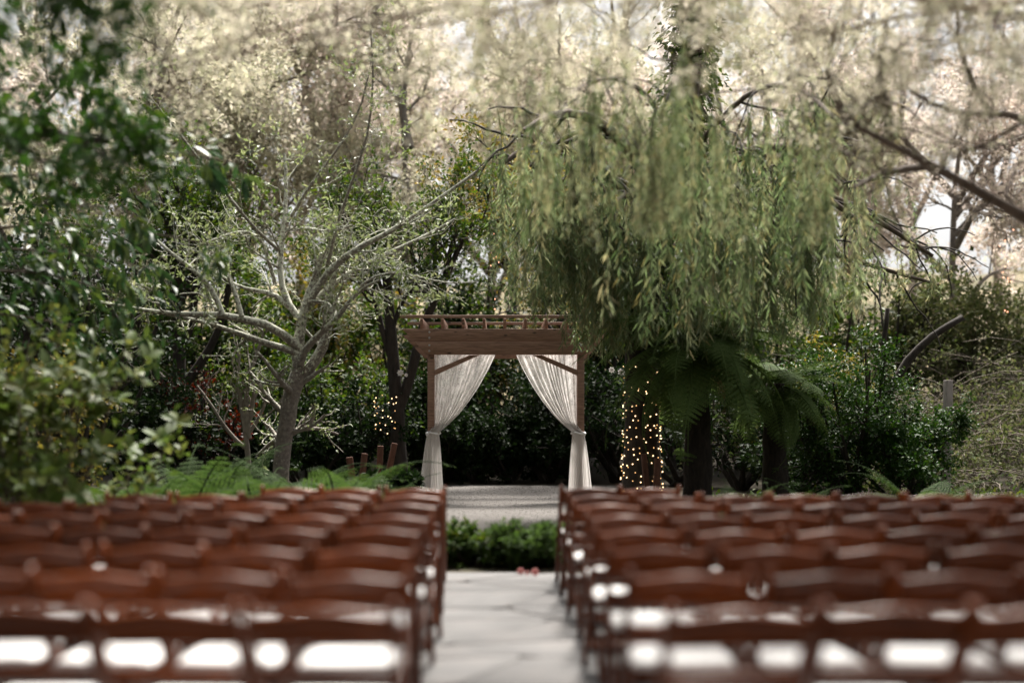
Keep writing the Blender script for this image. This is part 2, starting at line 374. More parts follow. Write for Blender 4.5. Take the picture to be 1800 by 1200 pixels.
def build_ground():
    xs = np.r_[-150, -100, np.arange(-60, 61, 2.), 100, 150]
    ys = np.r_[-60, -30, np.arange(-10, 90, 2.), 120, 170]
    X, Y = np.meshgrid(xs, ys)
    Z = hill(X, np.minimum(Y, 70)) - .004
    V = np.stack([X, Y, Z], -1).reshape(-1, 3)
    nx = len(xs); i = np.arange(len(ys) - 1)[:, None] * nx + np.arange(nx - 1)[None]
    Q = np.stack([i, i + 1, i + nx + 1, i + nx], -1).reshape(-1, 4)
    near = (Y[:-1, :-1] < 33).reshape(-1)
    mb = MB(); mb.add(V, Q=Q)
    me = mb.mesh('ground', smooth=True)
    me.materials.append(M['soil']); me.materials.append(M['dry_grass'])
    me.polygons.foreach_set('material_index', np.where(near, 0, 1).astype(np.int32))
    tag(obj('ground', me), kind='structure')
build_ground()

def slab(mb_lo, mb_hi): return MB().box(mb_lo, mb_hi)

# gravel pad under the arbour
def build_gravel():
    rng = np.random.default_rng(5)
    a = np.linspace(0, 2 * np.pi, 40, endpoint=False)
    r = 1 + .04 * np.sin(3 * a) + .03 * np.sin(7 * a + 1)
    ring = np.stack([-.0 + 2.7 * r * np.sign(np.cos(a)) * np.abs(np.cos(a)) ** .6, 18.0 + 5.6 * r * np.sign(np.sin(a)) * np.abs(np.sin(a)) ** .6, np.full(40, .012)], 1)
    mb = MB(); mb.add(np.r_[ring, ring - [0, 0, .02], [[0, 18, .012]]],
        T=[(80, k, (k + 1) % 40) for k in range(40)], Q=[(k, k + 40, (k + 1) % 40 + 40, (k + 1) % 40) for k in range(40)])
    g = tag(obj('gravel_pad', mb, M['gravel']), kind='structure')
    # loose pebbles, too small to pick apart
    n = 9000
    p = np.stack([rng.uniform(-2.0, 2.0, n), rng.uniform(12.8, 23.0, n), np.full(n, .016)], 1)
    s = rng.uniform(.006, .018, n)
    oct_ = np.array([(1,0,0),(0,1,0),(-1,0,0),(0,-1,0),(0,0,.7)], float)
    V = p[:, None] + oct_[None] * s[:, None, None] * rng.uniform(.6, 1.2, (n, 5, 1))
    i = np.arange(n)[:, None] * 5
    T = np.concatenate([i + np.array(t) for t in ((0,1,4),(1,2,4),(2,3,4),(3,0,4))])
    mb = MB(); mb.add(V.reshape(-1, 3), T=T)
    tag(obj('pebbles', mb, M['gravel'], g), kind='stuff')
build_gravel()

# flagstone paving under the chairs
def build_paving():
    rnd = random.Random(3)
    x0, x1, y0, y1 = -4.9, 4.9, 1.4, 10.8
    root = tag(obj('paved_terrace', MB().box((x0, y0, -.10), (x1, y1, .008)), M['mortar']), kind='structure')
    nx, ny = 12, 15
    gx = [[0] * (ny + 1) for _ in range(nx + 1)]
    for i in range(nx + 1):
        for j in range(ny + 1):
            x = x0 + (x1 - x0) * (i + (.25 if j % 2 else -.25) * (0 < i < nx)) / nx; y = y0 + (y1 - y0) * j / ny
            if 0 < i < nx: x += rnd.uniform(-.22, .22)
            if 0 < j < ny: y += rnd.uniform(-.17, .17)
            gx[i][j] = (x, y)
    for i in range(nx):
        for j in range(ny):
            q = [gx[i][j], gx[i + 1][j], gx[i + 1][j + 1], gx[i][j + 1]]
            cx = sum(p[0] for p in q) / 4; cy = sum(p[1] for p in q) / 4
            def ins(p, d):
                L = math.hypot(p[0] - cx, p[1] - cy); return (p[0] + (cx - p[0]) * d / L, p[1] + (cy - p[1]) * d / L)
            # chamfered corners give eight-sided stones
            oct_ = []
            for k in range(4):
                p, a, b = q[k], q[k - 1], q[(k + 1) % 4]
                f = rnd.uniform(.05, .12)
                oct_.append((p[0] + (a[0] - p[0]) * f, p[1] + (a[1] - p[1]) * f)); oct_.append((p[0] + (b[0] - p[0]) * f, p[1] + (b[1] - p[1]) * f))
            z = .022 + rnd.uniform(-.003, .004)
            lo = [(*ins(p, .006), .0) for p in oct_]; mi = [(*ins(p, .007), z - .005) for p in oct_]; hi = [(*ins(p, .014), z) for p in oct_]
            V = [(a - cx, b - cy, c) for a, b, c in lo + mi + hi]
            mb = MB(); mb.add(V + [(0, 0, z)], T=[(16 + k, 16 + (k + 1) % 8, 24) for k in range(8)],
                   Q=[(k, (k + 1) % 8, 8 + (k + 1) % 8, 8 + k) for k in range(8)] + [(8 + k, 8 + (k + 1) % 8, 16 + (k + 1) % 8, 16 + k) for k in range(8)])
            obj('stone', mb, M['stone'], root, loc=(cx, cy, 0))
build_paving()

# ------------------------------------------------------------------ folding chairs
def bar(mb, p, q, wx, t):
    """rectangular bar from p to q in the y-z plane: wx wide in x, t thick"""
    p = np.array(p, float); q = np.array(q, float); d = nrm((q - p)[None])[0]
    s = np.array([1., 0, 0]); u = np.cross(d, s)
    V = []
    for c in (p, q):
        for a, b in ((-1, -1), (1, -1), (1, 1), (-1, 1)):
            V.append(c + s * a * wx / 2 + u * b * t / 2)
    mb.add(V, Q=[(0,3,2,1),(4,5,6,7),(0,1,5,4),(1,2,6,5),(2,3,7,6),(3,0,4,7)])

def bev(me, w=.004, seg=2):
    bm = bmesh.new(); bm.from_mesh(me)
    bmesh.ops.bevel(bm, geom=bm.edges[:], offset=w, segments=seg, affect='EDGES', profile=.5, clamp_overlap=True)
    bm.to_mesh(me); bm.free(); return me

def post_line(t):   # t 0 at the front foot, 1 at the top of the back
    return (0, .40 - .50 * t, .0 + .79 * t)

def chair_meshes():
    out = {}
    # back post: long rail from front foot to rounded top
    mb = MB(); n = 14
    ts = np.r_[np.linspace(0, .965, 9), .98, .99, .997, 1.0]
    sc_ = np.r_[np.ones(9), .93, .78, .52, .12]
    V = []; sides = 10
    for t, s in zip(ts, sc_):
        c = np.array(post_line(t))
        # slight S-bend of the upper part
        c[1] += -.035 * max(0, t - .6) ** 1.0
        for k in range(sides):
            a = 2 * np.pi * k / sides
            ex = np.sign(np.cos(a)) * abs(np.cos(a)) ** .7; ey = np.sign(np.sin(a)) * abs(np.sin(a)) ** .7
            V.append(c + np.array([ex * .0165 * s, ey * .024 * s * .85, ey * .024 * s * .53]))
    m = len(ts)
    Q = [(i * sides + k, i * sides + (k + 1) % sides, (i + 1) * sides + (k + 1) % sides, (i + 1) * sides + k) for i in range(m - 1) for k in range(sides)]
    T = [(0, k + 1, k) for k in range(1, sides - 1)] + [((m - 1) * sides, (m - 1) * sides + k, (m - 1) * sides + k + 1) for k in range(1, sides - 1)]
    mb.add(V, T=T, Q=Q); out['back_post'] = mb.mesh('back_post', True)
    # rear leg
    mb = MB(); bar(mb, (0, .37, .375), (0, -.10, 0), .022, .036); out['rear_leg'] = bev(mb.mesh('rear_leg'))
    # crest rail: wavy top, slightly curved in plan, rounded edges, rear top shaped as a slope to catch a sky highlight
    def slat(z0, z1, wave, yb, half=.202, thick=.040, bow=.022, ch=1):
        mb = MB(); nx = 17; prof = 8; V = []
        for i in range(nx):
            u = -1 + 2 * i / (nx - 1)
            top = z1 - wave * (1 - math.cos(u * math.pi)) / 2 - (.0)
            bot = z0 + .2 * wave * (1 + math.cos(u * math.pi)) / 2
            y = yb - bow * (1 - u * u)
            zm = (top + bot) / 2; hz = (top - bot) / 2
            for yo, zz in ((thick / 2, bot), (thick / 2, top - .004), (thick * .3, top), (0, top - .003), (-thick * .3, top - .012 * ch), (-thick / 2, top - .030 * ch), (-thick / 2, bot + .004), (-thick * .35, bot)):
                V.append((u * half, y + yo - (zz - zm) * .50, zz))
        Q = [(i * prof + k, (i + 1) * prof + k, (i + 1) * prof + (k + 1) % prof, i * prof + (k + 1) % prof) for i in range(nx - 1) for k in range(prof)]
        T = [(0, k, k + 1) for k in range(1, prof - 1)] + [((nx - 1) * prof, (nx - 1) * prof + k + 1, (nx - 1) * prof + k) for k in range(1, prof - 1)]
        mb.add(V, T=T, Q=Q); return mb.mesh('slat')
    yz = lambda z: .40 - .50 * z / .8 - .035 * max(0, z / .8 - .6)
    out['crest_rail'] = slat(.642, .772, .020, yz(.71))
    out['back_slat'] = slat(.490, .562, .005, yz(.526), thick=.024, ch=.3)
    # seat frame: four rails, and the padded cushion
    mb = MB(); mb.box((-.183, .02, .36), (.183, .05, .39)); mb.box((-.183, .365, .36), (.183, .40, .39)); mb.box((-.183, .05, .36), (-.15, .365, .39)); mb.box((.15, .05, .36), (.183, .365, .39))
    out['seat_frame'] = bev(mb.mesh('seat_frame'), .003, 1)
    mb = MB(); nn = 9; V = []
    for zz in (0, 1):
        for i in range(nn):
            for j in range(nn):
                u = -1 + 2 * i / (nn - 1); v = -1 + 2 * j / (nn - 1)
                r = max(abs(u), abs(v)); z = .391 if zz == 0 else .405 + .026 * (1 - r ** 4)
                V.append((u * .188 * (1 - .03 * v * v), .215 + v * .20 * (1 - .03 * u * u), z))
    b = nn * nn; Q = []
    for i in range(nn - 1):
        for j in range(nn - 1):
            k = i * nn + j
            Q.append((k, k + 1, k + nn + 1, k + nn)); Q.append((b + k, b + k + nn, b + k + nn + 1, b + k + 1))
    ring = [i * nn for i in range(nn)] + [(nn - 1) * nn + j for j in range(1, nn)] + [i * nn + nn - 1 for i in range(nn - 2, -1, -1)] + [j for j in range(nn - 2, 0, -1)]
    for a, c in zip(ring, ring[1:] + ring[:1]): Q.append((a, c, b + c, b + a))
    mb.add(V, Q=Q); out['seat_cushion'] = mb.mesh('seat_cushion', True)
    mb = MB(); mb.box((-.185, .345, .085), (.185, .365, .12)); out['front_stretcher'] = bev(mb.mesh('front_stretcher'), .003, 1)
    mb = MB(); mb.box((-.165, -.035, .04), (.165, -.015, .07)); out['rear_stretcher'] = bev(mb.mesh('rear_stretcher'), .003, 1)
    return out
CM = chair_meshes()
for k, me in CM.items(): me.materials.append(M['cushion'] if k == 'seat_cushion' else M['chair'])
ORD = ['', 'first', 'second', 'third', 'fourth', 'fifth', 'sixth', 'seventh', 'eighth', 'ninth']

def chair(x, y, rz, label, group):
    r = empty('folding_chair', (x, y, .024), rz); r.scale = (1.05, 1, 1); tag(r, label, 'chair', group)
    for s in (-1, 1):
        obj('back_post', CM['back_post'], None, r, loc=(s * .2125, 0, 0))
        obj('rear_leg', CM['rear_leg'], None, r, loc=(s * .181, 0, 0))
    for k in ('crest_rail', 'back_slat', 'seat_frame', 'front_stretcher', 'rear_stretcher'):
        o = obj(k, CM[k], None, r)
        if k == 'seat_frame': obj('seat_cushion', CM['seat_cushion'], None, o)['label'] = 'white padded seat'
rc = random.Random(11)
LEFT = {1: 4, 2: 5, 3: 5, 4: 6, 5: 7, 6: 7, 7: 5, 8: 3}
RIGHT = {1: 4, 2: 4, 3: 5, 4: 6, 5: 6, 6: 7, 7: 8, 8: 2}
for k in range(1, 9):
    yb = 3.90 + .85 * (k - 1)          # where the backs' tops stand
    rown = 'front row' if k == 8 else ORD[9 - k] + ' row from arbor'
    for side, cnt in ((-1, LEFT[k]), (1, RIGHT[k])):
        edge = (-.30 - .0145 * k) if side < 0 else (.492 - .0065 * k)
        name = 'lichen tree side' if side < 0 else 'tree fern side'
        rowoff = rc.uniform(-.03, .03)
        for c in range(cnt):
            x = edge + side * (.24 + .484 * c) + rc.uniform(-.016, .016)
            y = yb + .10 + rowoff + rc.uniform(-.035, .035) + (.02 * c if side > 0 else .03 * c)
            pos = 'aisle chair' if c == 0 else ORD[c + 1] + ' from aisle'
            chair(x, y, R(rc.uniform(-4, 4)), f'brown wooden folding chair, white seat, {pos}, {rown}, {name}', 'ceremony chairs in rows')

# ------------------------------------------------------------------ arbour
YP = 19.4
S = YP / FPX
def px(x): return (x - 880) * S
def pz(y): return H - (y - 717) * S
arb = empty('garden_arbor', (px(889), YP + .7, 0)); tag(arb, 'brown timber pergola arch with slatted top over the gravel', 'pergola')
def apart(name, mb, mat=M['timber'], bw=.004, parent=arb):
    me = mb.mesh(name) if isinstance(mb, MB) else mb
    if bw: bev(me, bw, 1)
    o = obj(name, me, mat, parent)
    return o
def aobj(name, V, T=None, Q=None, bw=.004, off=None, mat=None, parent=None):
    """board given in world coordinates; mesh is centred on itself"""
    V = np.asarray(V, float); c = V.mean(0)
    mb = MB(); mb.add(V - c, T=T, Q=Q); me = mb.mesh(name)
    if bw: bev(me, bw, 1)
    o = obj(name, me, mat or M['timber'], parent or arb); o.location = tuple(Vector(c) - Vector(arb.location)); return o
BQ = [(0,3,2,1),(4,5,6,7),(0,1,5,4),(1,2,6,5),(2,3,7,6),(3,0,4,7)]
def bxv(lo, hi):
    x0, y0, z0 = lo; x1, y1, z1 = hi
    return [(x0,y0,z0),(x1,y0,z0),(x1,y1,z0),(x0,y1,z0),(x0,y0,z1),(x1,y0,z1),(x1,y1,z1),(x0,y1,z1)]
DEP = 1.45
def board(xa_t, xb_t, xa_b, xb_b, zt, zb, y0, y1, name='beam'):
    V = [(xa_b,y0,zb),(xb_b,y0,zb),(xb_b,y1,zb),(xa_b,y1,zb),(xa_t,y0,zt),(xb_t,y0,zt),(xb_t,y1,zt),(xa_t,y1,zt)]
    return aobj(name, V, Q=BQ)
for yy, dl in ((YP, 0), (YP + DEP, .12)):
    t = -.045 if yy == YP else 0
    for xa, xb in ((751.5, 763.5), (1015, 1027)):
        p = aobj('post', bxv((px(xa), yy, -.05), (px(xb), yy + .105, pz(580))), Q=BQ, bw=.006)
        p['label'] = 'square timber post'
    yb0 = yy - .045 if yy == YP else yy + .106
    up_ = board(px(707) - dl, px(1071) + dl, px(728) - dl, px(1050) + dl, pz(578), pz(600) + .004, yb0, yb0 + .044)
    lo_ = board(px(728.5) - dl, px(1049.5) + dl, px(750) - dl, px(1028) + dl, pz(600) - .004, pz(623.5), yb0 - .006, yb0 + .044)
    if yy == YP: FB = (up_, lo_)
# rafters run front to back on the beams
for i in range(9):
    x = px(741 + 36.6 * i)
    aobj('rafter', bxv((x - .022, YP + .001, pz(578) + .002), (x + .022, YP + DEP + .22, pz(559.5))), Q=BQ)
# battens across the rafters
for yy in (YP - .06, YP + DEP + .08):
    aobj('batten', bxv((px(703), yy, pz(559.5) + .002), (px(1075), yy + .045, pz(559.5) + .047)), Q=BQ)
# knee braces, in front of the posts' inner faces
for s, xp in ((1, 763.5), (-1, 1015)):
    x0 = px(xp) + s * .001; za, zb = pz(660), pz(650)
    xe0, xe1 = px(xp + s * 62), px(xp + s * 80)
    zt = pz(623.5) - .002
    y0, y1 = YP + .002, YP + .042
    V = []
    for y in (y0, y1): V += [(x0, y, za), (xe1, y, zt), (xe0, y, zt), (x0, y, zb)]
    # slight upward bow is straight here: board with mitred ends
    Q = [(0,1,2,3),(7,6,5,4),(0,4,5,1),(1,5,6,2),(2,6,7,3),(3,7,4,0)] if s > 0 else [(3,2,1,0),(4,5,6,7),(1,5,4,0),(2,6,5,1),(3,7,6,2),(0,4,7,3)]
    aobj('brace', V, Q=Q)
# carriage bolts
def disc(r, h, n=10):
    mb = MB(); a = np.arange(n) * 2 * np.pi / n
    r1 = np.stack([np.cos(a) * r, np.zeros(n), np.sin(a) * r], 1); r2 = r1 * .6 + [0, -h, 0]
    mb.add(np.r_[r1, r2, [[0, -h * 1.15, 0]]], T=[(n + k, 2 * n, n + (k + 1) % n) for k in range(n)], Q=[(k, n + k, n + (k + 1) % n, (k + 1) % n) for k in range(n)])
    return mb.mesh('bolt', True)
bolt = disc(.017, .012)
for xx in (755, 1021):
    for yy in (584, 594, 607, 617):
        pb = FB[0 if yy < 600 else 1]; o = obj('bolt', bolt, M['steel'], pb); o.location = tuple(Vector((px(xx), YP - (.0455 if yy < 600 else .0515), pz(yy))) - arb.location - pb.location)

# ------------------------------------------------------------------ lace curtains
def curtain(side):
    X = lambda v: px(889 + side * (v - 889))
    rng = np.random.default_rng(21 if side > 0 else 22)
    nu, nv1, nv2 = 110, 50, 30
    u = np.linspace(0, 1, nu)
    ph = np.cumsum(np.interp(np.linspace(0, 1, nu), np.linspace(0, 1, 14), rng.uniform(.25, 1.9, 14))); ph = ph / ph[-1]
    def edge_in(v):   # inner edge px from beam to tie
        return np.interp(v, [625, 650, 680, 705, 728, 745, 758], [870, 858, 841, 824, 806, 789, 774])
    rows = []; uvs = []
    vs = np.r_[np.linspace(622, 757, nv1), 759.5, 762, np.linspace(765, 884, nv2)]
    for v in vs:
        if v <= 758:
            a, b = 763.5 - 9 * max(0, (v - 735) / 23) ** 2, edge_in(v)
            g = (v - 622) / 136
            amp = .034 + .02 * g
            wl = 9 + 4 * g
        elif v <= 763:
            a, b = 751, 773; amp = .010; g = 1
        else:
            g2 = (v - 763) / 120; a, b = 752 - 16 * g2 ** .7, 772 + 9 * g2 ** .7; amp = .012 + .016 * g2; g = 1 - .4 * g2
        bulge = .0 if v <= 763 else .02
        fold = np.sin(ph * 2 * np.pi * 11 + .4 * np.sin(v * .02)) * .7 + .3 * np.sin(ph * 2 * np.pi * 23 + 1.3)
        xs = X(a + (b - a) * u + .35 * np.sin(ph * 40 + v * .01) * (1 - abs(2 * u - 1)))
        yc = YP + .075
        if v > 745:
            k = min(1, (v - 745) / 13); yc = yc * (1 - k) + k * (YP - .03 - .05 * 1)
        yoff = np.zeros(nu)
        if v > 740: yoff = .0 * u
        ys = yc + amp * fold + yoff - (.03 * np.sin(u * np.pi) if v > 763 else 0)
        rows.append(np.stack([xs, ys, np.full(nu, max(pz(v), .03))], 1)); uvs.append(np.stack([ph * 1.6, np.full(nu, v / 110)], 1))
    V = np.stack(rows); m = len(vs)
    i = np.arange(m - 1)[:, None] * nu + np.arange(nu - 1)[None]
    Q = np.stack([i, i + 1, i + nu + 1, i + nu], -1).reshape(-1, 4)
    base = Vector((X(757), YP + .02, 0))
    mb = MB(); mb.add(V.reshape(-1, 3) - np.array(base), Q=Q); me = mb.mesh('lace_panel', True)
    uvl = me.uv_layers.new(name='UVMap'); UV = np.stack(uvs).reshape(-1, 2)
    li = np.empty(len(me.loops), np.int32); me.loops.foreach_get('vertex_index', li)
    uvl.data.foreach_set('uv', UV[li].ravel().astype(np.float32))
    lab = 'white lace curtain tied to the arbor post beside ' + ('the lichen tree side' if side > 0 else 'the string-lit willow trunk')
    e = empty('lace_curtain', base); tag(e, lab, 'curtain', 'lace curtains on the arbor')
    obj('lace_panel', me, M['lace'], e)
    # tie: a knotted band round post and cloth
    mb = MB(); n = 26; a = np.linspace(0, 2 * np.pi, n)
    P = np.stack([X(761.5) - base.x + np.cos(a) * .105, .0 + np.sin(a) * .12 - .01, np.full(n, pz(761)) + .012 * np.sin(2 * a)], 1)
    tubes(mb, P, np.full(n, .016), 7)
    P = np.stack([np.full(6, X(753) - base.x) + np.linspace(0, -.02, 6) * side, np.full(6, -.13), pz(761) + np.linspace(.02, -.05, 6)], 1)
    tubes(mb, P, np.array([.006, .02, .026, .022, .012, .004]), 7)
    obj('tie', mb.mesh('tie', True), M['cushion'], e)
curtain(1); curtain(-1)

# ------------------------------------------------------------------ trees: generic builder
def plant(name, label, cat, base, limbs, radii, levels, bark, leaf, leafspec, group=None, seed=1, sides=(8, 6, 4, 3), crownname='crown', trunkname='trunk', split=False, keep=None, bare_last=True):
    """limbs: list of world polylines; levels: sprout() settings; leafspec: twig_leaves settings"""
    rng = np.random.default_rng(seed)
    root = empty(name, base); tag(root, label, cat, group)
    mb = MB(); n0 = 10
    P = np.stack([resample(l, n0) for l in limbs]); r0 = np.array([np.linspace(a, b, n0) for a, b in radii])
    P[:, 1:-1] += rng.normal(0, .012, P[:, 1:-1].shape) * r0[:, 1:-1, None] * 8
    tb = None
    if split:
        mt_ = MB(); tubes(mt_, P[:1], r0[:1], sides[0]); tb = obj(trunkname, mt_.mesh(trunkname, True), bark, root, world=True)
        for k in range(1, len(P)):
            ml = MB(); tubes(ml, P[k:k + 1], r0[k:k + 1], sides[0]); obj('limb', ml.mesh('limb', True), bark, tb)
    else: tubes(mb, P, r0, sides[0])
    for li, kw in enumerate(levels):
        P, r0 = sprout(rng, P, r0, **kw)
        if keep is not None:
            ok = keep(P); P = P[ok]; r0 = r0[ok]
        if bare_last or li < len(levels) - 1: tubes(mb, P, np.maximum(r0, .0025), sides[min(li + 1, len(sides) - 1)])
    if split: tag(obj('twigs', mb.mesh('twigs', True), bark, root, world=True), kind='stuff')
    else: obj(trunkname, mb.mesh(trunkname, True), bark, root, world=True)
    lb = MB(); twig_leaves(lb, rng, P, **leafspec)
    o = obj(crownname, lb.mesh(crownname), leaf, root, world=True); tag(o, kind='stuff')
    return root, P, rng

def pl(Y, pts, dY=0, Y2=None):
    """polyline from pixels; depth runs from Y to Y2"""
    n = len(pts); Y2 = Y if Y2 is None else Y2
    return [at(x, y, Y + (Y2 - Y) * i / max(n - 1, 1)) for i, (x, y) in enumerate(pts)]

# ---- lichen tree beside the arbour
YT = 17.2
LT = [
 ([(490, 905), (494, 830), (499, 760), (508, 705), (520, 672), (526, 655)], YT, YT, .108, .115),
 ([(520, 672), (527, 630), (524, 590), (529, 552), (545, 516), (556, 483), (567, 446)], YT, YT + .1, .095, .035),
 ([(525, 665), (545, 645), (560, 630), (573, 604), (577, 560), (581, 510), (590, 470)], YT, YT + .2, .085, .04),
 ([(526, 612), (507, 584), (484, 568), (446, 560), (392, 554), (342, 551), (300, 554), (232, 542), (169, 529)], YT, YT - .9, .066, .016),
 ([(526, 622), (506, 612), (458, 602), (417, 585), (375, 569), (325, 558), (270, 548)], YT, YT - .5, .052, .014),
 ([(425, 556), (414, 520), (400, 478), (379, 454), (350, 440)], YT - .45, YT - .3, .035, .012),
 ([(392, 554), (382, 520), (362, 492), (325, 462), (280, 430), (250, 395)], YT - .5, YT - .4, .04, .014),
 ([(527, 560), (504, 533), (479, 512), (425, 510), (380, 478)], YT, YT + .4, .045, .014),
 ([(527, 562), (502, 535), (488, 496), (492, 442), (497, 404), (506, 350), (500, 270)], YT, YT + .6, .05, .02),
 ([(528, 556), (545, 530), (566, 497), (575, 467), (594, 446), (627, 431), (667, 428), (700, 400), (754, 362), (840, 300)], YT + .1, YT - .6, .055, .018),
 ([(530, 552), (550, 532), (576, 504), (618, 475), (675, 448), (737, 421), (800, 385)], YT + .1, YT + .7, .05, .015),
 ([(527, 640), (535, 605), (551, 595), (576, 579), (604, 546), (621, 517), (640, 500), (667, 492)], YT - .1, YT - .7, .055, .016),
 ([(621, 517), (640, 490), (667, 476), (717, 479), (745, 489), (771, 498), (805, 500), (838, 495)], YT - .6, YT - 1.0, .018, .006),
 ([(492, 442), (470, 420), (440, 400), (400, 340), (335, 265), (290, 195), (245, 150)], YT + .4, YT - 2.5, .026, .008),
 ([(497, 404), (520, 370), (560, 300), (595, 265), (640, 190), (655, 90)], YT + .5, YT - 1, .026, .008),
 ([(575, 467), (590, 400), (615, 320), (650, 250), (660, 130), (648, 20)], YT + .1, YT - 1.5, .026, .008),
 ([(484, 500), (460, 410), (430, 400), (380, 420), (350, 430)], YT + .3, YT - .3, .03, .012),
 ([(497, 404), (540, 400), (580, 410), (620, 395)], YT + .5, YT - .2, .03, .012),
]
limbs = [pl(y0, p, Y2=y1) for p, y0, y1, a, b in LT]
plant('lichen_tree', 'gnarled spreading tree with pale lichen on its bare branches beside the arbor', 'tree', at(490, 905, YT) * [1, 1, 0],
      limbs, [(a, b) for _, _, _, a, b in LT],
      [dict(K=7, length=.95, ang=.8, n=7, tmin=.25, rr=.42, wander=.3, trop=(0, 0, .03)),
       dict(K=6, length=.45, ang=.8, n=5, tmin=.2, rr=.55, wander=.3),],
      M['lichen'], M['lf_lichen'], dict(per=7, L=.075, W=.032, spread=.03, droop=.1), seed=4, sides=(12, 6, 4), split=True)

# ---- pale many-stemmed small tree behind it
YB = 19.5
LB = [([(437, 900), (437, 800), (432, 750), (420, 690), (412, 660), (420, 620)], .05, .03), ([(437, 770), (436, 730), (428, 680), (446, 640), (460, 600), (470, 560)], .045, .02),
      ([(436, 790), (410, 770), (385, 735), (365, 700), (346, 678)], .035, .016), ([(438, 760), (455, 735), (468, 705), (478, 680)], .035, .015), ([(437, 745), (446, 700), (445, 670)], .04, .025)]
plant('pale_stem_shrub', 'slim pale grey multi-stemmed shrub under the lichen tree', 'shrub', at(437, 880, YB) * [1, 1, 0], [pl(YB, p) for p, a, b in LB], [(a, b) for _, a, b in LB],
      [dict(K=4, length=.7, ang=.6, n=5), dict(K=5, length=.4, ang=.7, n=4)], M['bark_grey'], M['lf_mid'], dict(per=8, L=.07, W=.035, spread=.04), seed=9, split=True)

# ---- dark trees and understory
YD = 22.5
LD = [([(310, 880), (318, 760), (312, 640), (318, 540), (300, 440), (290, 330)], .16, .06), ([(315, 700), (270, 650), (230, 610), (200, 560), (170, 480)], .10, .035), ([(316, 690), (350, 640), (385, 590), (400, 520), (420, 430)], .09, .03), ([(314, 620), (345, 560), (340, 470), (360, 380)], .08, .03)]
plant('dark_trunk_tree', 'dark many-limbed tree in shade between the leafy bush and lichen tree', 'tree', at(310, 870, YD) * [1, 1, 0], [pl(YD, p) for p, a, b in LD], [(a, b) for _, a, b in LD],
      [dict(K=8, length=1.7, ang=.7, n=6, tmin=.35), dict(K=6, length=.9, ang=.7, n=5), dict(K=5, length=.4, ang=.7, n=4)], M['bark_dark'], M['lf_mid'], dict(per=9, L=.085, W=.05, spread=.06), seed=12, split=True)
YE = 21.8
LE = [([(705, 900), (700, 760), (693, 680), (690, 600), (685, 540), (680, 480), (660, 380)], .15, .06), ([(700, 720), (725, 660), (732, 600), (755, 540), (790, 480), (820, 400)], .10, .04), ([(690, 640), (665, 560), (655, 500), (640, 430)], .06, .025), ([(755, 545), (770, 500), (760, 440), (780, 380)], .05, .02)]
plant('dark_forked_tree', 'dark forked tree trunk standing close behind the arbor post', 'tree', at(705, 860, YE) * [1, 1, 0], [pl(YE, p) for p, a, b in LE], [(a, b) for _, a, b in LE],
      [dict(K=7, length=1.5, ang=.7, n=6, tmin=.4), dict(K=6, length=.8, ang=.7, n=5), dict(K=5, length=.35, ang=.7, n=4)], M['bark_dark'], M['lf_mid'], dict(per=8, L=.08, W=.045, spread=.06), seed=13, split=True)
YF = 24.0
LF = [([(1018, 860), (1012, 740), (1000, 620), (985, 540), (960, 450), (950, 300)], .12, .05), ([(1000, 620), (1010, 560), (1005, 500), (1010, 420)], .08, .03), ([(985, 540), (900, 490), (860, 420), (840, 330)], .07, .03)]
plant('woodland_tree', 'slender dark tree rising behind the arbor curtain nearest the willow', 'tree', at(1018, 850, YF) * [1, 1, 0], [pl(YF, p) for p, a, b in LF], [(a, b) for _, a, b in LF],
      [dict(K=9, length=1.8, ang=.8, n=6, tmin=.35), dict(K=6, length=.9, ang=.7, n=5), dict(K=5, length=.4, ang=.7, n=4)], M['bark_dark'], M['lf_gold'], dict(per=8, L=.09, W=.05, spread=.07), seed=14)

def shrub(name, label, X, Y, h, rad, leaf, seed, nst=9, per=12, L=.07, W=.038, bark='bark_dark', z0=None, cat='shrub', group=None, K=(7, 6), droop=.15):
    rng = np.random.default_rng(seed)
    z = float(hill(np.array(X), np.array(Y))) if z0 is None else z0
    limbs = []; rr = []
    for k in range(nst):
        a = rng.uniform(0, 2 * np.pi); q = rng.uniform(.15, 1) ** .6
        top = np.array([X + math.cos(a) * rad * q * .8, Y + math.sin(a) * rad * q * .8, z + h * rng.uniform(.55, .85) * (1 - .25 * q * q)])
        b = np.array([X + rng.normal(0, .06), Y + rng.normal(0, .06), z - .03]); mid = b * .45 + top * .55 + np.array([math.cos(a), math.sin(a), 0]) * rad * .12
        limbs.append([b, mid, top]); rr.append((.018 + .012 * h, .012))
    return plant(name, label, cat, (X, Y, z), limbs, rr,
        [dict(K=K[0], length=rad * .6, ang=.9, n=5, tmin=.25, wander=.3), dict(K=K[1], length=rad * .28, ang=.8, n=4, tmin=.2)],
        M[bark], M[leaf], dict(per=per, L=L, W=W, spread=rad * .035, droop=droop), seed=seed, sides=(6, 4, 3), group=group, crownname='foliage', trunkname='stem', bare_last=False)

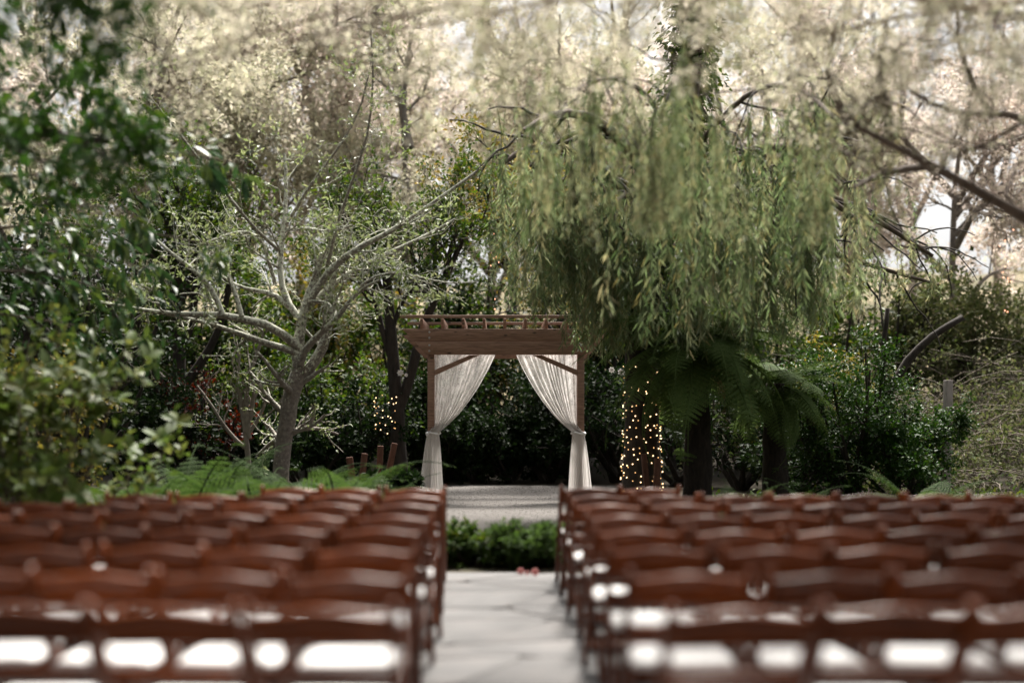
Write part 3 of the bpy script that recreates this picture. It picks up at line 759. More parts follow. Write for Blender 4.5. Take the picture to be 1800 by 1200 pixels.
sh = [ # name,label, px, Y, h, rad, leaf
 ('laurel_shrub', 'round dark shrub below the stakes beside the curtain', 690, 16.2, .75, .42, 'lf_shade'),
 ('laurel_shrub', 'low dark shrub edging the gravel behind the curtain nearest the lichen tree', 775, 24.0, 1.5, .9, 'lf_shade'),
 ('laurel_shrub', 'low dark shrub edging the gravel between arbor middle and lichen-side curtain', 835, 24.1, 1.3, .9, 'lf_shade'),
 ('laurel_shrub', 'low dark shrub edging the gravel at the arbor middle', 900, 24.0, 1.4, .9, 'lf_shade'),
 ('laurel_shrub', 'low dark shrub edging the gravel behind the curtain nearest the willow', 965, 24.1, 1.5, .9, 'lf_shade'),
 ('laurel_shrub', 'dark evergreen shrub filling the shade behind the arbor opening', 800, 24.8, 2.6, 1.5, 'lf_shade'),
 ('laurel_shrub', 'dark evergreen shrub behind the middle of the arbor', 890, 25.3, 3.0, 1.5, 'lf_shade'),
 ('laurel_shrub', 'dark evergreen shrub behind the curtain nearest the string-lit trunk', 985, 25.0, 2.8, 1.5, 'lf_shade'),
 ('laurel_shrub', 'dark evergreen shrub behind the string-lit willow trunk', 1085, 24.2, 2.6, 1.5, 'lf_shade'),
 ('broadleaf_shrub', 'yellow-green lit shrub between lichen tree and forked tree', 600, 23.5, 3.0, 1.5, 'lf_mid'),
 ('broadleaf_shrub', 'green shrub at the foot of the dark forked tree', 655, 22.6, 2.2, 1.1, 'lf_shade'),
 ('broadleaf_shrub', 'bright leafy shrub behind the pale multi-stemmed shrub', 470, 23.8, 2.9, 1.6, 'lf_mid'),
 ('broadleaf_shrub', 'shaded shrub behind the lichen tree trunk', 540, 21.5, 1.5, 1.0, 'lf_shade'),
 ('broadleaf_shrub', 'shaded shrub at the foot of the dark many-limbed tree', 390, 22.0, 1.7, 1.2, 'lf_shade'),
 ('broadleaf_shrub', 'dim shrub between leafy bush and dark many-limbed tree', 250, 20.5, 2.2, 1.3, 'lf_shade'),
 ('broadleaf_shrub', 'tall shrub in the shade behind the long-leaved bush', 130, 19.5, 3.4, 1.7, 'lf_shade'),
 ('laurel_shrub', 'tall dark shrub rising behind the long-leaved bush stems', -40, 15.5, 5.2, 1.7, 'lf_shade'),
 ('laurel_shrub', 'tall dark shrub above the golden-leaved shrub', 110, 17.0, 4.8, 1.5, 'lf_shade'),
 ('laurel_shrub', 'dark shrub behind the tree fern trunks', 1190, 23.0, 3.2, 1.7, 'lf_shade'),
 ('laurel_shrub', 'dark shrub between the two tree fern trunks', 1300, 22.0, 2.4, 1.5, 'lf_shade'),
 ('laurel_shrub', 'dark low shrub under the small tree fern', 1400, 20.5, 1.5, 1.2, 'lf_shade'),
]
for i, (nm, lab, x, Y, h, r, lf) in enumerate(sh):
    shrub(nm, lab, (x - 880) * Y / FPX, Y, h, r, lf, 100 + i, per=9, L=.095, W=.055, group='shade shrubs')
shrub('red_maple', 'small dark red-leaved maple in the shade by the dark many-limbed tree', (355 - 880) * 21.2 / FPX, 21.2, 2.9, .9, 'lf_red', 131, per=5, L=.06, W=.045, nst=6, cat='tree')
# glossy box bush right of the ferns
shrub('box_bush', 'dense glossy dark green bush beside the tree ferns', (1490 - 880) * 18.6 / FPX, 18.6, 2.75, 1.25, 'lf_gloss', 140, nst=16, per=16, L=.055, W=.034, K=(8, 8))
shrub('box_bush', 'lower glossy bush beneath the dense dark green bush', (1590 - 880) * 18.2 / FPX, 18.2, 1.7, .95, 'lf_gloss', 141, nst=12, per=14, L=.055, W=.034, K=(8, 8))
shrub('yellow_shrub', 'yellow-green shrub behind the tree fern crown', (1400 - 880) * 22 / FPX, 22, 3.3, 1.2, 'lf_gold', 142, nst=10, per=10, L=.07, W=.04)

# ---- hedge at the end of the aisle
for i, (x, Y, h, r) in enumerate([(-.62, 11.5, .30, .40), (-.2, 11.55, .27, .40), (.22, 11.5, .36, .40), (.62, 11.55, .29, .40)]):
    shrub('low_shrub', ['low green shrub at end of aisle nearest lichen tree', 'low dark green shrub across the aisle end', 'taller low shrub with pale tips at the aisle end', 'low shrub at aisle end nearest the willow'][i], x, Y, h, r, 'lf_fern' if i != 1 else 'lf_mid', 150 + i, nst=12, per=10, L=.05, W=.03, group='low shrubs at the aisle end')

# ------------------------------------------------------------------ ferns
def frond_mesh(name, Lf, wmax, npair, arch, seed, sub=9, curl=.0):
    """bipinnate frond along +Y, arching down, rachis plus leaflets"""
    rng = np.random.default_rng(seed)
    s = np.linspace(0, 1, 14)
    ang = np.linspace(.95, .95 - arch, 14)
    pts = np.zeros((14, 3))
    for k in range(1, 14):
        pts[k] = pts[k - 1] + Lf / 13 * np.array([0, math.cos(ang[k]), math.sin(ang[k])])
    mb = MB(); tubes(mb, pts, np.linspace(.010, .002, 14) * (Lf / 1.2), 4)
    pos = []; d = []; up = []; Ls = []; Ws = []
    for k in range(npair):
        t = .12 + .88 * k / (npair - 1)
        c = np.array([np.interp(t, s, pts[:, j]) for j in range(3)])
        a = np.interp(t, s, ang); fwd = np.array([0, math.cos(a), math.sin(a)]); upv = np.array([0, -math.sin(a), math.cos(a)])
        pl_ = wmax * (math.sin(min(t * 1.15 + .12, 1) * math.pi) ** .7 if t < .9 else .45 * (1 - t) / .1 * .8 + .05)
        pl_ *= rng.uniform(.9, 1.08)
        for sd in (-1, 1):
            dirp = nrm((np.array([sd, 0, 0]) + fwd * .35 - upv * .18)[None])[0]
            for q in range(sub):
                v = (q + .5) / sub
                p = c + dirp * pl_ * v - np.array([0, 0, 1]) * .12 * pl_ * v * v
                ll = pl_ * .22 * (1 - .75 * v) + .006
                for s2 in (-1, 1):
                    pos.append(p); d.append(fwd * s2 + dirp * .55); up.append(upv); Ls.append(ll); Ws.append(pl_ / sub * .95)
    leaves(mb, np.array(pos), np.array(d), np.array(up), np.array(Ls), np.array(Ws), fold=.05)
    return mb.mesh(name)
FR_T = [frond_mesh('frond', 1.75, .30, 26, 1.25 + .25 * k, 40 + k) for k in range(4)]
FR_G = [frond_mesh('frond', .75, .13, 17, 1.2 + .3 * k, 60 + k, sub=6) for k in range(3)]
for m_ in FR_T: m_.materials.append(M['lf_tfern'])
for m_ in FR_G: m_.materials.append(M['lf_fern'])
FR_D = FR_T[3].copy(); FR_D.materials.clear(); FR_D.materials.append(M['lf_deadfern'])

def tree_fern(label, X, Y, h, nfr, scale, seed, rad=.14, dead=()):
    rnd = random.Random(seed)
    root = empty('tree_fern', (X, Y, 0)); tag(root, label, 'tree fern', 'tree ferns')
    mb = MB(); P = np.array([(0, 0, -.05), (.02, 0, h * .3), (.0, .02, h * .65), (.01, 0, h)]); P = resample(P, 12)
    tubes(mb, P, np.linspace(rad * 1.25, rad * .8, 12) * (1 + .06 * np.sin(np.arange(12) * 2.3)), 10, cap=True)
    obj('trunk', mb.mesh('trunk', True), M['fern_trunk'], root)
    for k in range(nfr):
        a = 2 * math.pi * (k + rnd.uniform(-.35, .35)) / nfr * 1.0
        tier = k % 5
        o = obj('frond', FR_T[k % 4], None, root); o.location = (0, 0, h - .03)
        sc_ = scale * rnd.uniform(.85, 1.1); o.scale = (sc_,) * 3
        o.rotation_euler = (R([-2, -18, -32, -52, -74][tier] + rnd.uniform(-7, 7)), R(rnd.uniform(-12, 12)), a)
    for a, tilt, sc_ in dead:
        o = obj('frond', FR_D, None, root); o.location = (0, 0, h - .38); o.scale = (sc_,) * 3
        o.rotation_euler = (R(tilt), 0, R(a)); o['label'] = 'withered pinkish brown frond'
tree_fern('tall tree fern with wide arching crown and withered fronds beside the string-lit willow', (1225 - 880) * 17.0 / FPX, 17.0, 2.28, 50, 1.12, 7, rad=.17, dead=((-112, -30, .62), (-60, -45, .5)))
tree_fern('smaller tree fern standing next to the dark bush', (1345 - 880) * 18.2 / FPX, 17.6, 1.75, 30, .80, 8, rad=.16)

def ground_fern(label, X, Y, nfr, scale, seed, z=0):
    rnd = random.Random(seed)
    root = empty('ground_fern', (X, Y, z)); tag(root, label, 'fern', 'ferns in the beds')
    for k in range(nfr):
        a = 2 * math.pi * (k + rnd.uniform(-.3, .3)) / nfr
        o = obj('frond', FR_G[k % 3], None, root); s_ = scale * rnd.uniform(.75, 1.1); o.scale = (s_,) * 3
        o.rotation_euler = (R(rnd.uniform(-8, 34)), R(rnd.uniform(-10, 10)), a)
GF = [(835, 11.9, .34, 'small fern in the low planting at the aisle end'), (905, 12.0, .40, 'pale tipped fern rising from the aisle-end planting'), (585, 13.2, 1.25, 'bright fern beside the lichen tree trunk'), (650, 13.8, 1.0, 'fern below the leaning stakes near the curtain'), (520, 14.2, 1.1, 'fern at the foot of the lichen tree'),
      (455, 13.0, 1.15, 'fern between the lichen tree foot and the pale shrub'), (390, 13.6, 1.2, 'fern in the bed below the pale shrub'), (325, 12.8, 1.2, 'fern between oval-leaved bush and pale shrub'), (270, 13.2, 1.1, 'fern beside the oval-leaved bush'),
      (1370, 13.6, 1.1, 'pale green fern below the small tree fern'), (1290, 14.0, 1.0, 'fern at the foot of the tall tree fern'), (1440, 14.4, .9, 'fern below the glossy dark bush'), (1205, 14.5, .7, 'small fern beside the tilted stakes'),
      (1620, 15.2, 1.3, 'arching fern below the grey post')]
for i, (x, Y, s_, lab) in enumerate(GF):
    ground_fern(lab, (x - 880) * Y / FPX, Y, 15, s_ * ((1.75 if x < 900 else 1.35) if 12.1 < Y < 16 else 1), 200 + i)
# low ground cover in the beds beside the terrace
def ground_cover():
    rng = np.random.default_rng(77)
    lb = MB(); n = 30000
    x = np.where(rng.random(n) < .5, rng.uniform(-9, -1.3, n), rng.uniform(1.6, 10, n)); y = rng.uniform(11.3, 19.0, n)
    ok = ~((np.abs(x) < 2.7 * np.clip(1.1 - np.abs((y - 18) / 5.8) ** 3, 0, 1)) & (y > 12.6)); x = x[ok]; y = y[ok]; n = len(x)
    hh = .10 + .14 * np.sin(x * 1.7) * np.cos(y * 1.3) + rng.uniform(0, .12, n)
    pos = np.stack([x, y, np.clip(hh, .02, .4) * rng.random(n)], 1)
    d = nrm(rndvec(rng, n) + np.array([0, 0, .5])); up = nrm(rndvec(rng, n) * .6 + np.array([0, 0, 1.]))
    s = rng.uniform(.6, 1.3, n); leaves(lb, pos, d, up, .08 * s, .045 * s)
    tag(obj('ground_cover', lb, M['lf_mid']), 'low leafy ground cover in the beds around the terrace', 'ground cover', kind='stuff')
ground_cover()

# ------------------------------------------------------------------ willow
YW = 17.9
def strand_mesh(seed, Lh, nl=90, lean=.12):
    """hanging willow shoot: thin stem with side shoots and narrow leaves"""
    rng = np.random.default_rng(seed)
    n = 14; P = np.zeros((n, 3)); d = np.array([rng.normal(0, .35), rng.normal(0, .35), -.5])
    for k in range(1, n):
        d = nrm((d + np.array([rng.normal(0, .08), rng.normal(0, .08), -.35]))[None])[0]
        P[k] = P[k - 1] + d * Lh / (n - 1)
    mb = MB(); tubes(mb, P, np.linspace(.0055, .0018, n), 3)
    PP = [P]
    S_, r_ = sprout(rng, P[None], np.linspace(.005, .002, n)[None], K=3, length=Lh * .30, ang=.4, n=8, tmin=.1, tmax=.8, wander=.1, trop=(0, 0, -.35))
    tubes(mb, S_, np.maximum(r_, .0015), 3)
    for Pk, cnt in [(P[None], nl)] + [(S_[i:i + 1], nl // 4) for i in range(3)]:
        m = Pk.shape[1]; t = rng.uniform(.05, 1, cnt) * (m - 1); i = np.minimum(t.astype(int), m - 2); f = (t - i)[:, None]
        pos = Pk[0, i] * (1 - f) + Pk[0, i + 1] * f; pd = nrm(Pk[0, i + 1] - Pk[0, i])
        dd = nrm(pd * .6 + rndvec(rng, cnt) * .75 + np.array([0, 0, -.35])); s = rng.uniform(.65, 1.15, cnt)
        leaves(mb, pos, dd, rndvec(rng, cnt), .135 * s, .019 * s, fold=.1)
    return mb.mesh('hanging_branch')
STR = [strand_mesh(300 + k, 1.1 + .13 * k, nl=58) for k in range(8)]
STRP = []
for m_ in STR:
    m_.materials.append(M['lf_willow']); c_ = m_.copy(); c_.materials.clear(); c_.materials.append(M['lf_willow_pale']); STRP.append(c_)

def willow():
    rng = np.random.default_rng(31)
    root = empty('willow_tree', (at(1128, 0, YW)[0], YW, 0)); tag(root, 'weeping willow with hanging leafy strands over the arbor', 'willow tree')
    mb = MB()
    trunk = [at(1128, 905, YW), at(1128, 820, YW), at(1130, 700, YW), at(1122, 600, YW), at(1130, 500, YW), at(1165, 400, YW), at(1205, 260, YW), at(1215, 100, YW), at(1220, -120, YW)]
    P = resample(trunk, 16); tubes(mb, P, np.array([.33, .27, .245, .235, .225, .215, .21, .2, .19, .185, .18, .17, .16, .15, .14, .13]), 14)
    LM = [ # arching limbs carrying the strands
      (pl(YW, [(1150, 440), (1100, 330), (1010, 260), (930, 250), (880, 290)], Y2=16.4), .11, .03),
      (pl(YW, [(1165, 400), (1130, 290), (1060, 210), (980, 190), (920, 230)], Y2=15.2), .11, .03),
      (pl(YW, [(1190, 330), (1180, 230), (1130, 150), (1060, 130), (1000, 165)], Y2=10.0), .045, .010),
      (pl(YW, [(1205, 260), (1230, 160), (1210, 120), (1180, 140)], Y2=9.0), .045, .010),
      (pl(YW, [(1200, 290), (1280, 190), (1350, 140), (1420, 160), (1470, 210)], Y2=10.5), .045, .010),
      (pl(YW, [(1170, 390), (1260, 290), (1350, 250), (1430, 270), (1480, 330)], Y2=16.0), .11, .03),
      (pl(YW, [(1150, 440), (1230, 350), (1330, 310), (1440, 330), (1520, 400)], Y2=16.5), .10, .03),
      (pl(YW, [(1160, 410), (1200, 310), (1230, 290), (1250, 330)], Y2=15.8), .10, .03),
      (pl(YW, [(1150, 440), (1140, 360), (1110, 330), (1080, 360)], Y2=16.2), .09, .03),
      (pl(YW, [(1180, 360), (1330, 300), (1480, 350), (1580, 410), (1640, 450)], Y2=17.5), .09, .025),
      (pl(YW, [(1165, 410), (1300, 400), (1420, 430), (1540, 470), (1650, 500)], Y2=18.5), .08, .02),
      (pl(YW, [(1150, 450), (1060, 390), (980, 360), (920, 380)], Y2=17.0), .08, .025),
      (pl(YW, [(1165, 400), (1280, 380), (1380, 390), (1460, 430)], Y2=16.5), .08, .025),
    ]
    PL = np.stack([resample(l, 12) for l, a, b in LM]); RL = np.array([np.linspace(a, b, 12) for _, a, b in LM])
    limbm = []
    for k in range(len(PL)):
        ml = MB(); tubes(ml, PL[k:k + 1], RL[k:k + 1], 7); limbm.append(ml)
    P2, R2 = sprout(rng, PL, RL, K=9, length=1.5, ang=.9, n=9, tmin=.3, wander=.2, trop=(0, 0, -.16))
    mtw = MB(); tubes(mtw, P2, np.maximum(R2, .006), 4)
    tag(obj('twigs', mtw.mesh('twigs', True), M['bark_dark'], root, world=True), kind='stuff')
    tw = obj('trunk', mb.mesh('trunk', True), M['bark_dark'], root, world=True)
    for ml in limbm: obj('limb', ml.mesh('limb', True), M['bark_brown'], tw)
    base = np.array(root.location); cnt = 0; more = MB(); more_p = MB(); ARR = []
    for m_ in STR:
        co = np.empty(len(m_.vertices) * 3); m_.vertices.foreach_get('co', co)
        fs = [tuple(f.vertices) for f in m_.polygons]
        ARR.append((co.reshape(-1, 3), np.array([f for f in fs if len(f) == 3]), np.array([f for f in fs if len(f) == 4])))
    src = np.concatenate([P2[:, 2:].reshape(-1, 3), PL[:, 6:].reshape(-1, 3)]); rng.shuffle(src)
    for p in src:
        if cnt >= 760: break
        py = 717 - (p[2] - H) * FPX / p[1]; pxx = 880 + p[0] * FPX / p[1]
        # allowed hanging length so the curtain of shoots ends where the real one does
        endpy = np.interp(pxx, [860, 900, 960, 1000, 1045, 1100, 1200, 1300, 1400, 1500, 1600, 1700], [440, 480, 505, 530, 585, 560, 570, 565, 535, 490, 470, 470]) + 62 - abs(rng.normal(0, 88))
        if p[1] < 12.5: endpy = py + rng.uniform(110, 330); endpy = min(endpy, 415)
        Lw = (endpy - py) * p[1] / FPX
        if Lw < .35 or pxx < 865 or (pxx > 1440 and rng.random() < .7): continue
        k = int(rng.integers(8)); natural = 1.1 + .13 * k
        sc_ = np.clip(Lw / natural, .3, 1.5)
        pale = (p[1] < 12.5 and rng.random() < .5) or rng.random() < .22 or (pxx > 1450 and rng.random() < .6)
        sx = max(.7, min(sc_, 1.0)) * (.72 if p[1] < 12.5 else 1); rz = rng.uniform(0, 6.28)
        if cnt < 290:
            o = obj('hanging_branch', (STRP if pale else STR)[k], None, root); o.location = tuple(p - base)
            o.scale = (sx, sx, sc_); o.rotation_euler = (0, 0, rz)
        else:
            co, tri, quad = ARR[k]; c, s_ = math.cos(rz), math.sin(rz)
            V = np.stack([(co[:, 0] * c - co[:, 1] * s_) * sx, (co[:, 0] * s_ + co[:, 1] * c) * sx, co[:, 2] * sc_], 1) + (p - base)
            (more_p if pale else more).add(V, T=tri, Q=quad)
        cnt += 1
    for m_, mt in ((more, 'lf_willow'), (more_p, 'lf_willow_pale')):
        if m_.n: tag(obj('hanging_foliage', m_.mesh('hanging_foliage'), M[mt], root), kind='stuff')
    print('willow strands', cnt)
willow()

# ivy climbing the willow trunk
def ivy():
    rng = np.random.default_rng(33); n = 5200
    ctr = resample([at(1122, 590, YW), at(1130, 500, YW), at(1165, 400, YW), at(1205, 260, YW), at(1215, 100, YW), at(1220, -120, YW)], 60)
    t = rng.uniform(0, 59, n); i = np.minimum(t.astype(int), 58); c = ctr[i] + (ctr[i + 1] - ctr[i]) * (t - i)[:, None]
    a = rng.uniform(0, 2 * np.pi, n); r = rng.uniform(.16, .42, n) * (1 + .35 * np.sin(t * .9))
    off = np.stack([np.cos(a) * r, np.sin(a) * r, rng.normal(0, .1, n)], 1)
    d = nrm(off + rndvec(rng, n) * .3 + np.array([0, 0, -.25])); sc_ = rng.uniform(.7, 1.3, n)
    lb = MB(); leaves(lb, c + off, d, nrm(off * 2 + np.array([0, 0, .5])), .09 * sc_, .075 * sc_)
    V = np.array(c[0]) * [1, 1, 1]
    o = obj('ivy', lb.mesh('ivy'), M['lf_mid']); tag(o, 'green ivy covering the upper willow trunk', 'ivy', kind='stuff')
    tag(obj('stem', _stem(ctr), M['bark_brown'], o))
def _stem(ctr):
    mb = MB(); tubes(mb, ctr[::4] + np.array([-.12, -.2, 0]), np.full(len(ctr[::4]), .02), 5); return mb.mesh('stem', True)
ivy()

# leaning tree on the right whose dark limb sweeps across
YR = 11.5
LR = [([(2350, 900), (2200, 700), (2050, 540), (1900, 432), (1800, 378), (1735, 352), (1690, 318), (1640, 290), (1580, 262), (1540, 226), (1505, 222)], .10, .022, 9.5),
      ([(1900, 425), (1850, 250), (1800, 182), (1745, 205), (1690, 208), (1640, 190), (1600, 160)], .05, .016, 9.8),
      ([(1745, 205), (1700, 130), (1680, 60), (1690, -40)], .03, .012, 10.5), ([(1570, 250), (1560, 200), (1540, 120), (1560, 30)], .05, .02, 9.5), ([(1490, 215), (1450, 130), (1470, 40)], .04, .016, 9.8),
      ([(2050, 540), (2000, 300), (1900, 60), (1800, -120)], .12, .05, 8.5), ([(1900, 60), (1780, 20), (1640, 10), (1500, -40)], .05, .02, 7.5), ([(1640, 292), (1560, 300), (1500, 330)], .04, .015, 10.5)]
plant('leaning_tree', 'brown leaning limb sweeping down out of the pale canopy beyond the willow', 'tree', at(2350, 993, YR) * [1, 1, 0], [pl(YR, p, Y2=y2) for p, a, b, y2 in LR], [(a, b) for _, a, b, _ in LR],
      [dict(K=8, length=1.3, ang=.8, n=6, tmin=.35, rr=.35), dict(K=5, length=.6, ang=.8, n=5, rr=.5), dict(K=3, length=.3, ang=.8, n=4)], M['bark_brown'], M['lf_olive_hazed'], dict(per=5, L=.045, W=.02, spread=.03), seed=51, split=True,
      keep=lambda P: (717 - (P[:, -1, 2] - H) * FPX / P[:, -1, 1] < 300))

# broken limbs standing out of the bramble
for lab, pts, a, b, Y in (('bare dark broken limb slanting up beyond the glossy bush', [(1500, 900), (1540, 720), (1590, 640), (1625, 600), (1660, 575), (1692, 558)], .10, .05, 19.9),
                          ('short upright dark branch stub beside the slanting broken limb', [(1548, 900), (1552, 700), (1553, 620), (1556, 580), (1560, 542)], .06, .035, 20.1)):
    mb = MB(); P = resample(pl(Y, pts), 14); P[1:-1] += np.random.default_rng(3).normal(0, .01, (12, 3)); tubes(mb, P, np.linspace(a, b, 14), 9, cap=True)
    c = P[0] * [1, 1, 0]; me = mb.mesh('dead_limb', True); o = obj('dead_limb', me, M['bark_dark']); me.transform(Matrix.Translation(-Vector(c))); o.location = tuple(c); tag(o, lab, 'branch')

# weathered post
Yq = 19.0
mb = MB(); mb.box((-.055, -.045, -.05), (.055, .045, pz(717) * 0 + H - (668 - 717) * Yq / FPX)); me = bev(mb.mesh('weathered_post'), .008, 2)
o = obj('weathered_post', me, M['post_grey']); o.location = (float(at(1662, 0, Yq)[0]), Yq, 0); o.rotation_euler = (0, R(1.5), R(15)); tag(o, 'pale weathered square wooden post standing in the brambles', 'post')

# wooden stakes by the arbour
for x, yt, lean, Y, lab, wd in ((1131, 797, -6, 15.2, 'reddish wooden stake leaning beside the string-lit trunk', .07), (1156, 805, 2, 15.0, 'upright flat-topped wooden stake beside the string-lit trunk', .08),
                          (641, 796, 6, 15.6, 'short reddish wooden stake beside the bright fern', .08), (669, 783, 3, 16.0, 'wooden stake in the dark planting beside the curtain', .08), (694, 776, 12, 16.1, 'pale slanting wooden stake nearest the curtain', .08), (614, 802, -8, 15.8, 'dark brown stake among ferns by the lichen tree', .09)):
    Y += 1.6; h = H - (yt - 717) * Y / FPX
    mb = MB(); mb.box((-wd / 2, -.03, -.04), (wd / 2, .03, h)); me = bev(mb.mesh('wooden_stake'), .008, 2)
    o = obj('wooden_stake', me, M['stake']); o.location = (float(at(x, 0, Y)[0]) - math.sin(R(lean)) * h, Y, 0); o.rotation_euler = (0, R(lean), R(10)); tag(o, lab, 'stake', 'wooden stakes in the beds')

# ------------------------------------------------------------------ string lights
def bulb_mesh(r):
    bm = bmesh.new(); bmesh.ops.create_icosphere(bm, subdivisions=1, radius=r)
    me = bpy.data.meshes.new('bulb'); bm.to_mesh(me); bm.free(); return me
BU = bulb_mesh(.0105); BU.materials.append(M['bulb']); BD = bulb_mesh(.0095); BD.materials.append(M['bulb_dim']); BR = bulb_mesh(.009); BR.materials.append(M['bulb_red'])
def string_lights(label, pts, bulbs, me=BU, wr=.0022):
    base = Vector(pts[0]); base.z = min(p[2] for p in pts)
    e = empty('string_lights', base); tag(e, label, 'string lights', 'string lights')
    mb = MB(); tubes(mb, np.array(pts) - np.array(base), np.full(len(pts), wr), 3); obj('wire', mb, M['wire'], e)
    for j, b in enumerate(bulbs): obj('bulb', BD if (me is BU and j % 5 in (1, 3)) else me, None, e, loc=Vector(b) - base)
rng = np.random.default_rng(8)
def wrap(cx, Y, y_top, y_bot, r_of, turns, n, seed, front=True, dens=None):
    rng = np.random.default_rng(seed); pts = []; bl = []
    N = int(turns * 28)
    for k in range(N + 1):
        t = k / N; y = y_top + (y_bot - y_top) * t; a = t * turns * 2 * math.pi
        r = r_of(t); pts.append((cx + r * math.cos(a), Y + r * math.sin(a), H - (y - 717) * Y / FPX + .03 * math.sin(a * 1.7)))
    P = np.array(pts)
    for k in range(n):
        t = (k + rng.uniform(-.3, .3) + .5) / n; t = t if dens is None else t ** .8
        y = y_top + (y_bot - y_top) * t; a = t * turns * 2 * math.pi
        if math.sin(a) > .35: continue
        r = r_of(t) + .014
        bl.append(np.array([cx + r * math.cos(a), Y + r * math.sin(a), H - (y - 717) * Y / FPX + .03 * math.sin(a * 1.7) + rng.normal(0, .03)]))
    return pts, bl
cxw = float(at(1128, 0, YW)[0])
pts, bl = wrap(cxw, YW, 640, 862, lambda t: .235 + .05 * t ** 2 + .005, 15, 250, 2, dens=lambda r: float(np.clip(r.beta(2.6, 1.8), 0, 1)))
string_lights('warm white string lights wound around the willow trunk', pts, bl)
pts, bl = wrap(float(at(677, 0, 21.0)[0]), 21.0, 690, 760, lambda t: .17 - .02 * t, 6, 52, 3)
string_lights('small cluster of warm string lights near the dark forked tree', pts, bl)
for lab, x, Y, y0, y1, n in (('hanging string of dim reddish lights above the arbor roof', 868, 16.8, 395, 545, 11), ('hanging string of dim reddish lights below the leaning limb', 1772, 15.0, 400, 640, 14)):
    ys = np.linspace(y0 - 120, y1, 14); P = [at(x + 5 * math.sin(v * .05), v, Y) for v in ys]
    B_ = [at(x + rng.normal(0, 6), v, Y - .02) for v in np.sort(rng.uniform(y0, y1, n))]
    string_lights(lab, P, B_, BR)

# ------------------------------------------------------------------ left foreground bushes with countable leaves
def leaf_mesh(name, L, W, droop, tipk=.5, mat=None):
    """broad leaf along +Y with midrib fold and drooping tip"""
    mb = MB(); ts = [0, .12, .3, .5, .7, .88, 1.0]; V = []
    for t in ts:
        w_ = W / 2 * (math.sin(min(1, t ** tipk) * math.pi) ** .8 if 0 < t < 1 else .02); y = L * t * (1 - .1 * droop * t); z = -droop * L * t * t * .5
        V += [(-w_, y, z + w_ * .35), (0, y, z), (w_, y, z + w_ * .35)]
    Q = []
    for i in range(len(ts) - 1):
        a = i * 3; Q += [(a, a + 1, a + 4, a + 3), (a + 1, a + 2, a + 5, a + 4)]
    mb.add(V, Q=Q); me = mb.mesh(name, True); me.materials.append(mat); return me
LL = [leaf_mesh('leaf', .23, .072, .3 + .25 * k, .8, M['lf_big']) for k in range(3)]
LO = [leaf_mesh('leaf', .16, .088, .15 + .2 * k, 1.25, M['lf_oval']) for k in range(3)]

def long_leaf_bush():
    rng = np.random.default_rng(61); Y0 = 12.4
    shoots = [([(-300, 560), (-100, 420), (60, 385), (200, 400), (310, 415), (395, 435)], 12.4), ([(-300, 520), (-120, 330), (40, 300), (150, 310), (270, 330)], 12.0), ([(-300, 620), (-100, 480), (40, 470), (130, 490), (215, 520)], 11.9),
              ([(-300, 480), (-80, 250), (80, 215), (200, 240), (330, 275), (405, 285)], 11.4), ([(-300, 640), (-60, 540), (60, 560), (150, 575), (250, 590)], 12.6), ([(-300, 450), (-100, 180), (60, 130), (180, 170), (270, 200)], 11.0),
              ([(-300, 600), (-80, 430), (50, 440), (160, 445), (260, 470)], 12.8), ([(-300, 560), (-60, 350), (80, 360), (180, 355), (240, 375)], 11.6)]
    root_p = at(-300, 0, Y0) * [1, 1, 0]
    root = empty('long_leaf_bush', root_p); tag(root, 'bush of long drooping glossy leaves overhanging the lichen tree branches', 'bush')
    limbs = [[root_p + rng.normal(0, .05, 3) * [1, 1, 0]] + pl(Y, p) for p, Y in shoots]
    mb = MB(); P = np.stack([resample(l, 18) for l in limbs]); Rr = np.tile(np.linspace(.035, .005, 18), (len(limbs), 1)); tubes(mb, P, Rr, 6)
    P2, R2 = sprout(rng, P, Rr, K=9, length=.55, ang=.7, n=6, tmin=.45, wander=.15, trop=(0, 0, -.05)); tubes(mb, P2, np.maximum(R2, .003), 4)
    obj('stem', mb.mesh('stem', True), M['bark_brown'], root, world=True)
    lb = MB(); twig_leaves(lb, rng, P2, 8, .16, .05, spread=.05, droop=.8, along=.5)
    P3, R3 = sprout(rng, P, Rr, K=12, length=.6, ang=.9, n=5, tmin=.3, trop=(0, .1, 0)); twig_leaves(lb, rng, P3 + np.array([0, .25, -.05]), 12, .14, .05, spread=.1, droop=.6)
    tag(obj('foliage', lb.mesh('foliage'), M['lf_big'], root, world=True), kind='stuff')
    base = np.array(root.location)
    cand = np.concatenate([P2[:, -1], P2[:, 3], P[:, -1], P[:, -3], P[:, -5]]); dirs = np.concatenate([P2[:, -1] - P2[:, -2], P2[:, 3] - P2[:, 2], P[:, -1] - P[:, -2], P[:, -3] - P[:, -4], P[:, -5] - P[:, -6]])
    vis = 880 + cand[:, 0] * FPX / cand[:, 1] > -20
    cand, dirs = cand[vis], nrm(dirs[vis]); idx = rng.permutation(len(cand))[:62]
    for i in idx:
        for q in range(4):
            d = Vector(nrm((dirs[i] * .5 + np.array([rng.normal(0, .5), rng.normal(0, .4), -.55]))[None])[0])
            o = obj('leaf', LL[int(rng.integers(3))], None, root); o.location = tuple(cand[i] - base + rng.normal(0, .02, 3))
            o.rotation_euler = (d.to_track_quat('Y', 'Z') @ Matrix.Rotation(rng.normal(0, .7), 4, 'Y').to_quaternion()).to_euler(); s_ = rng.uniform(.7, 1.1); o.scale = (s_,) * 3
long_leaf_bush()

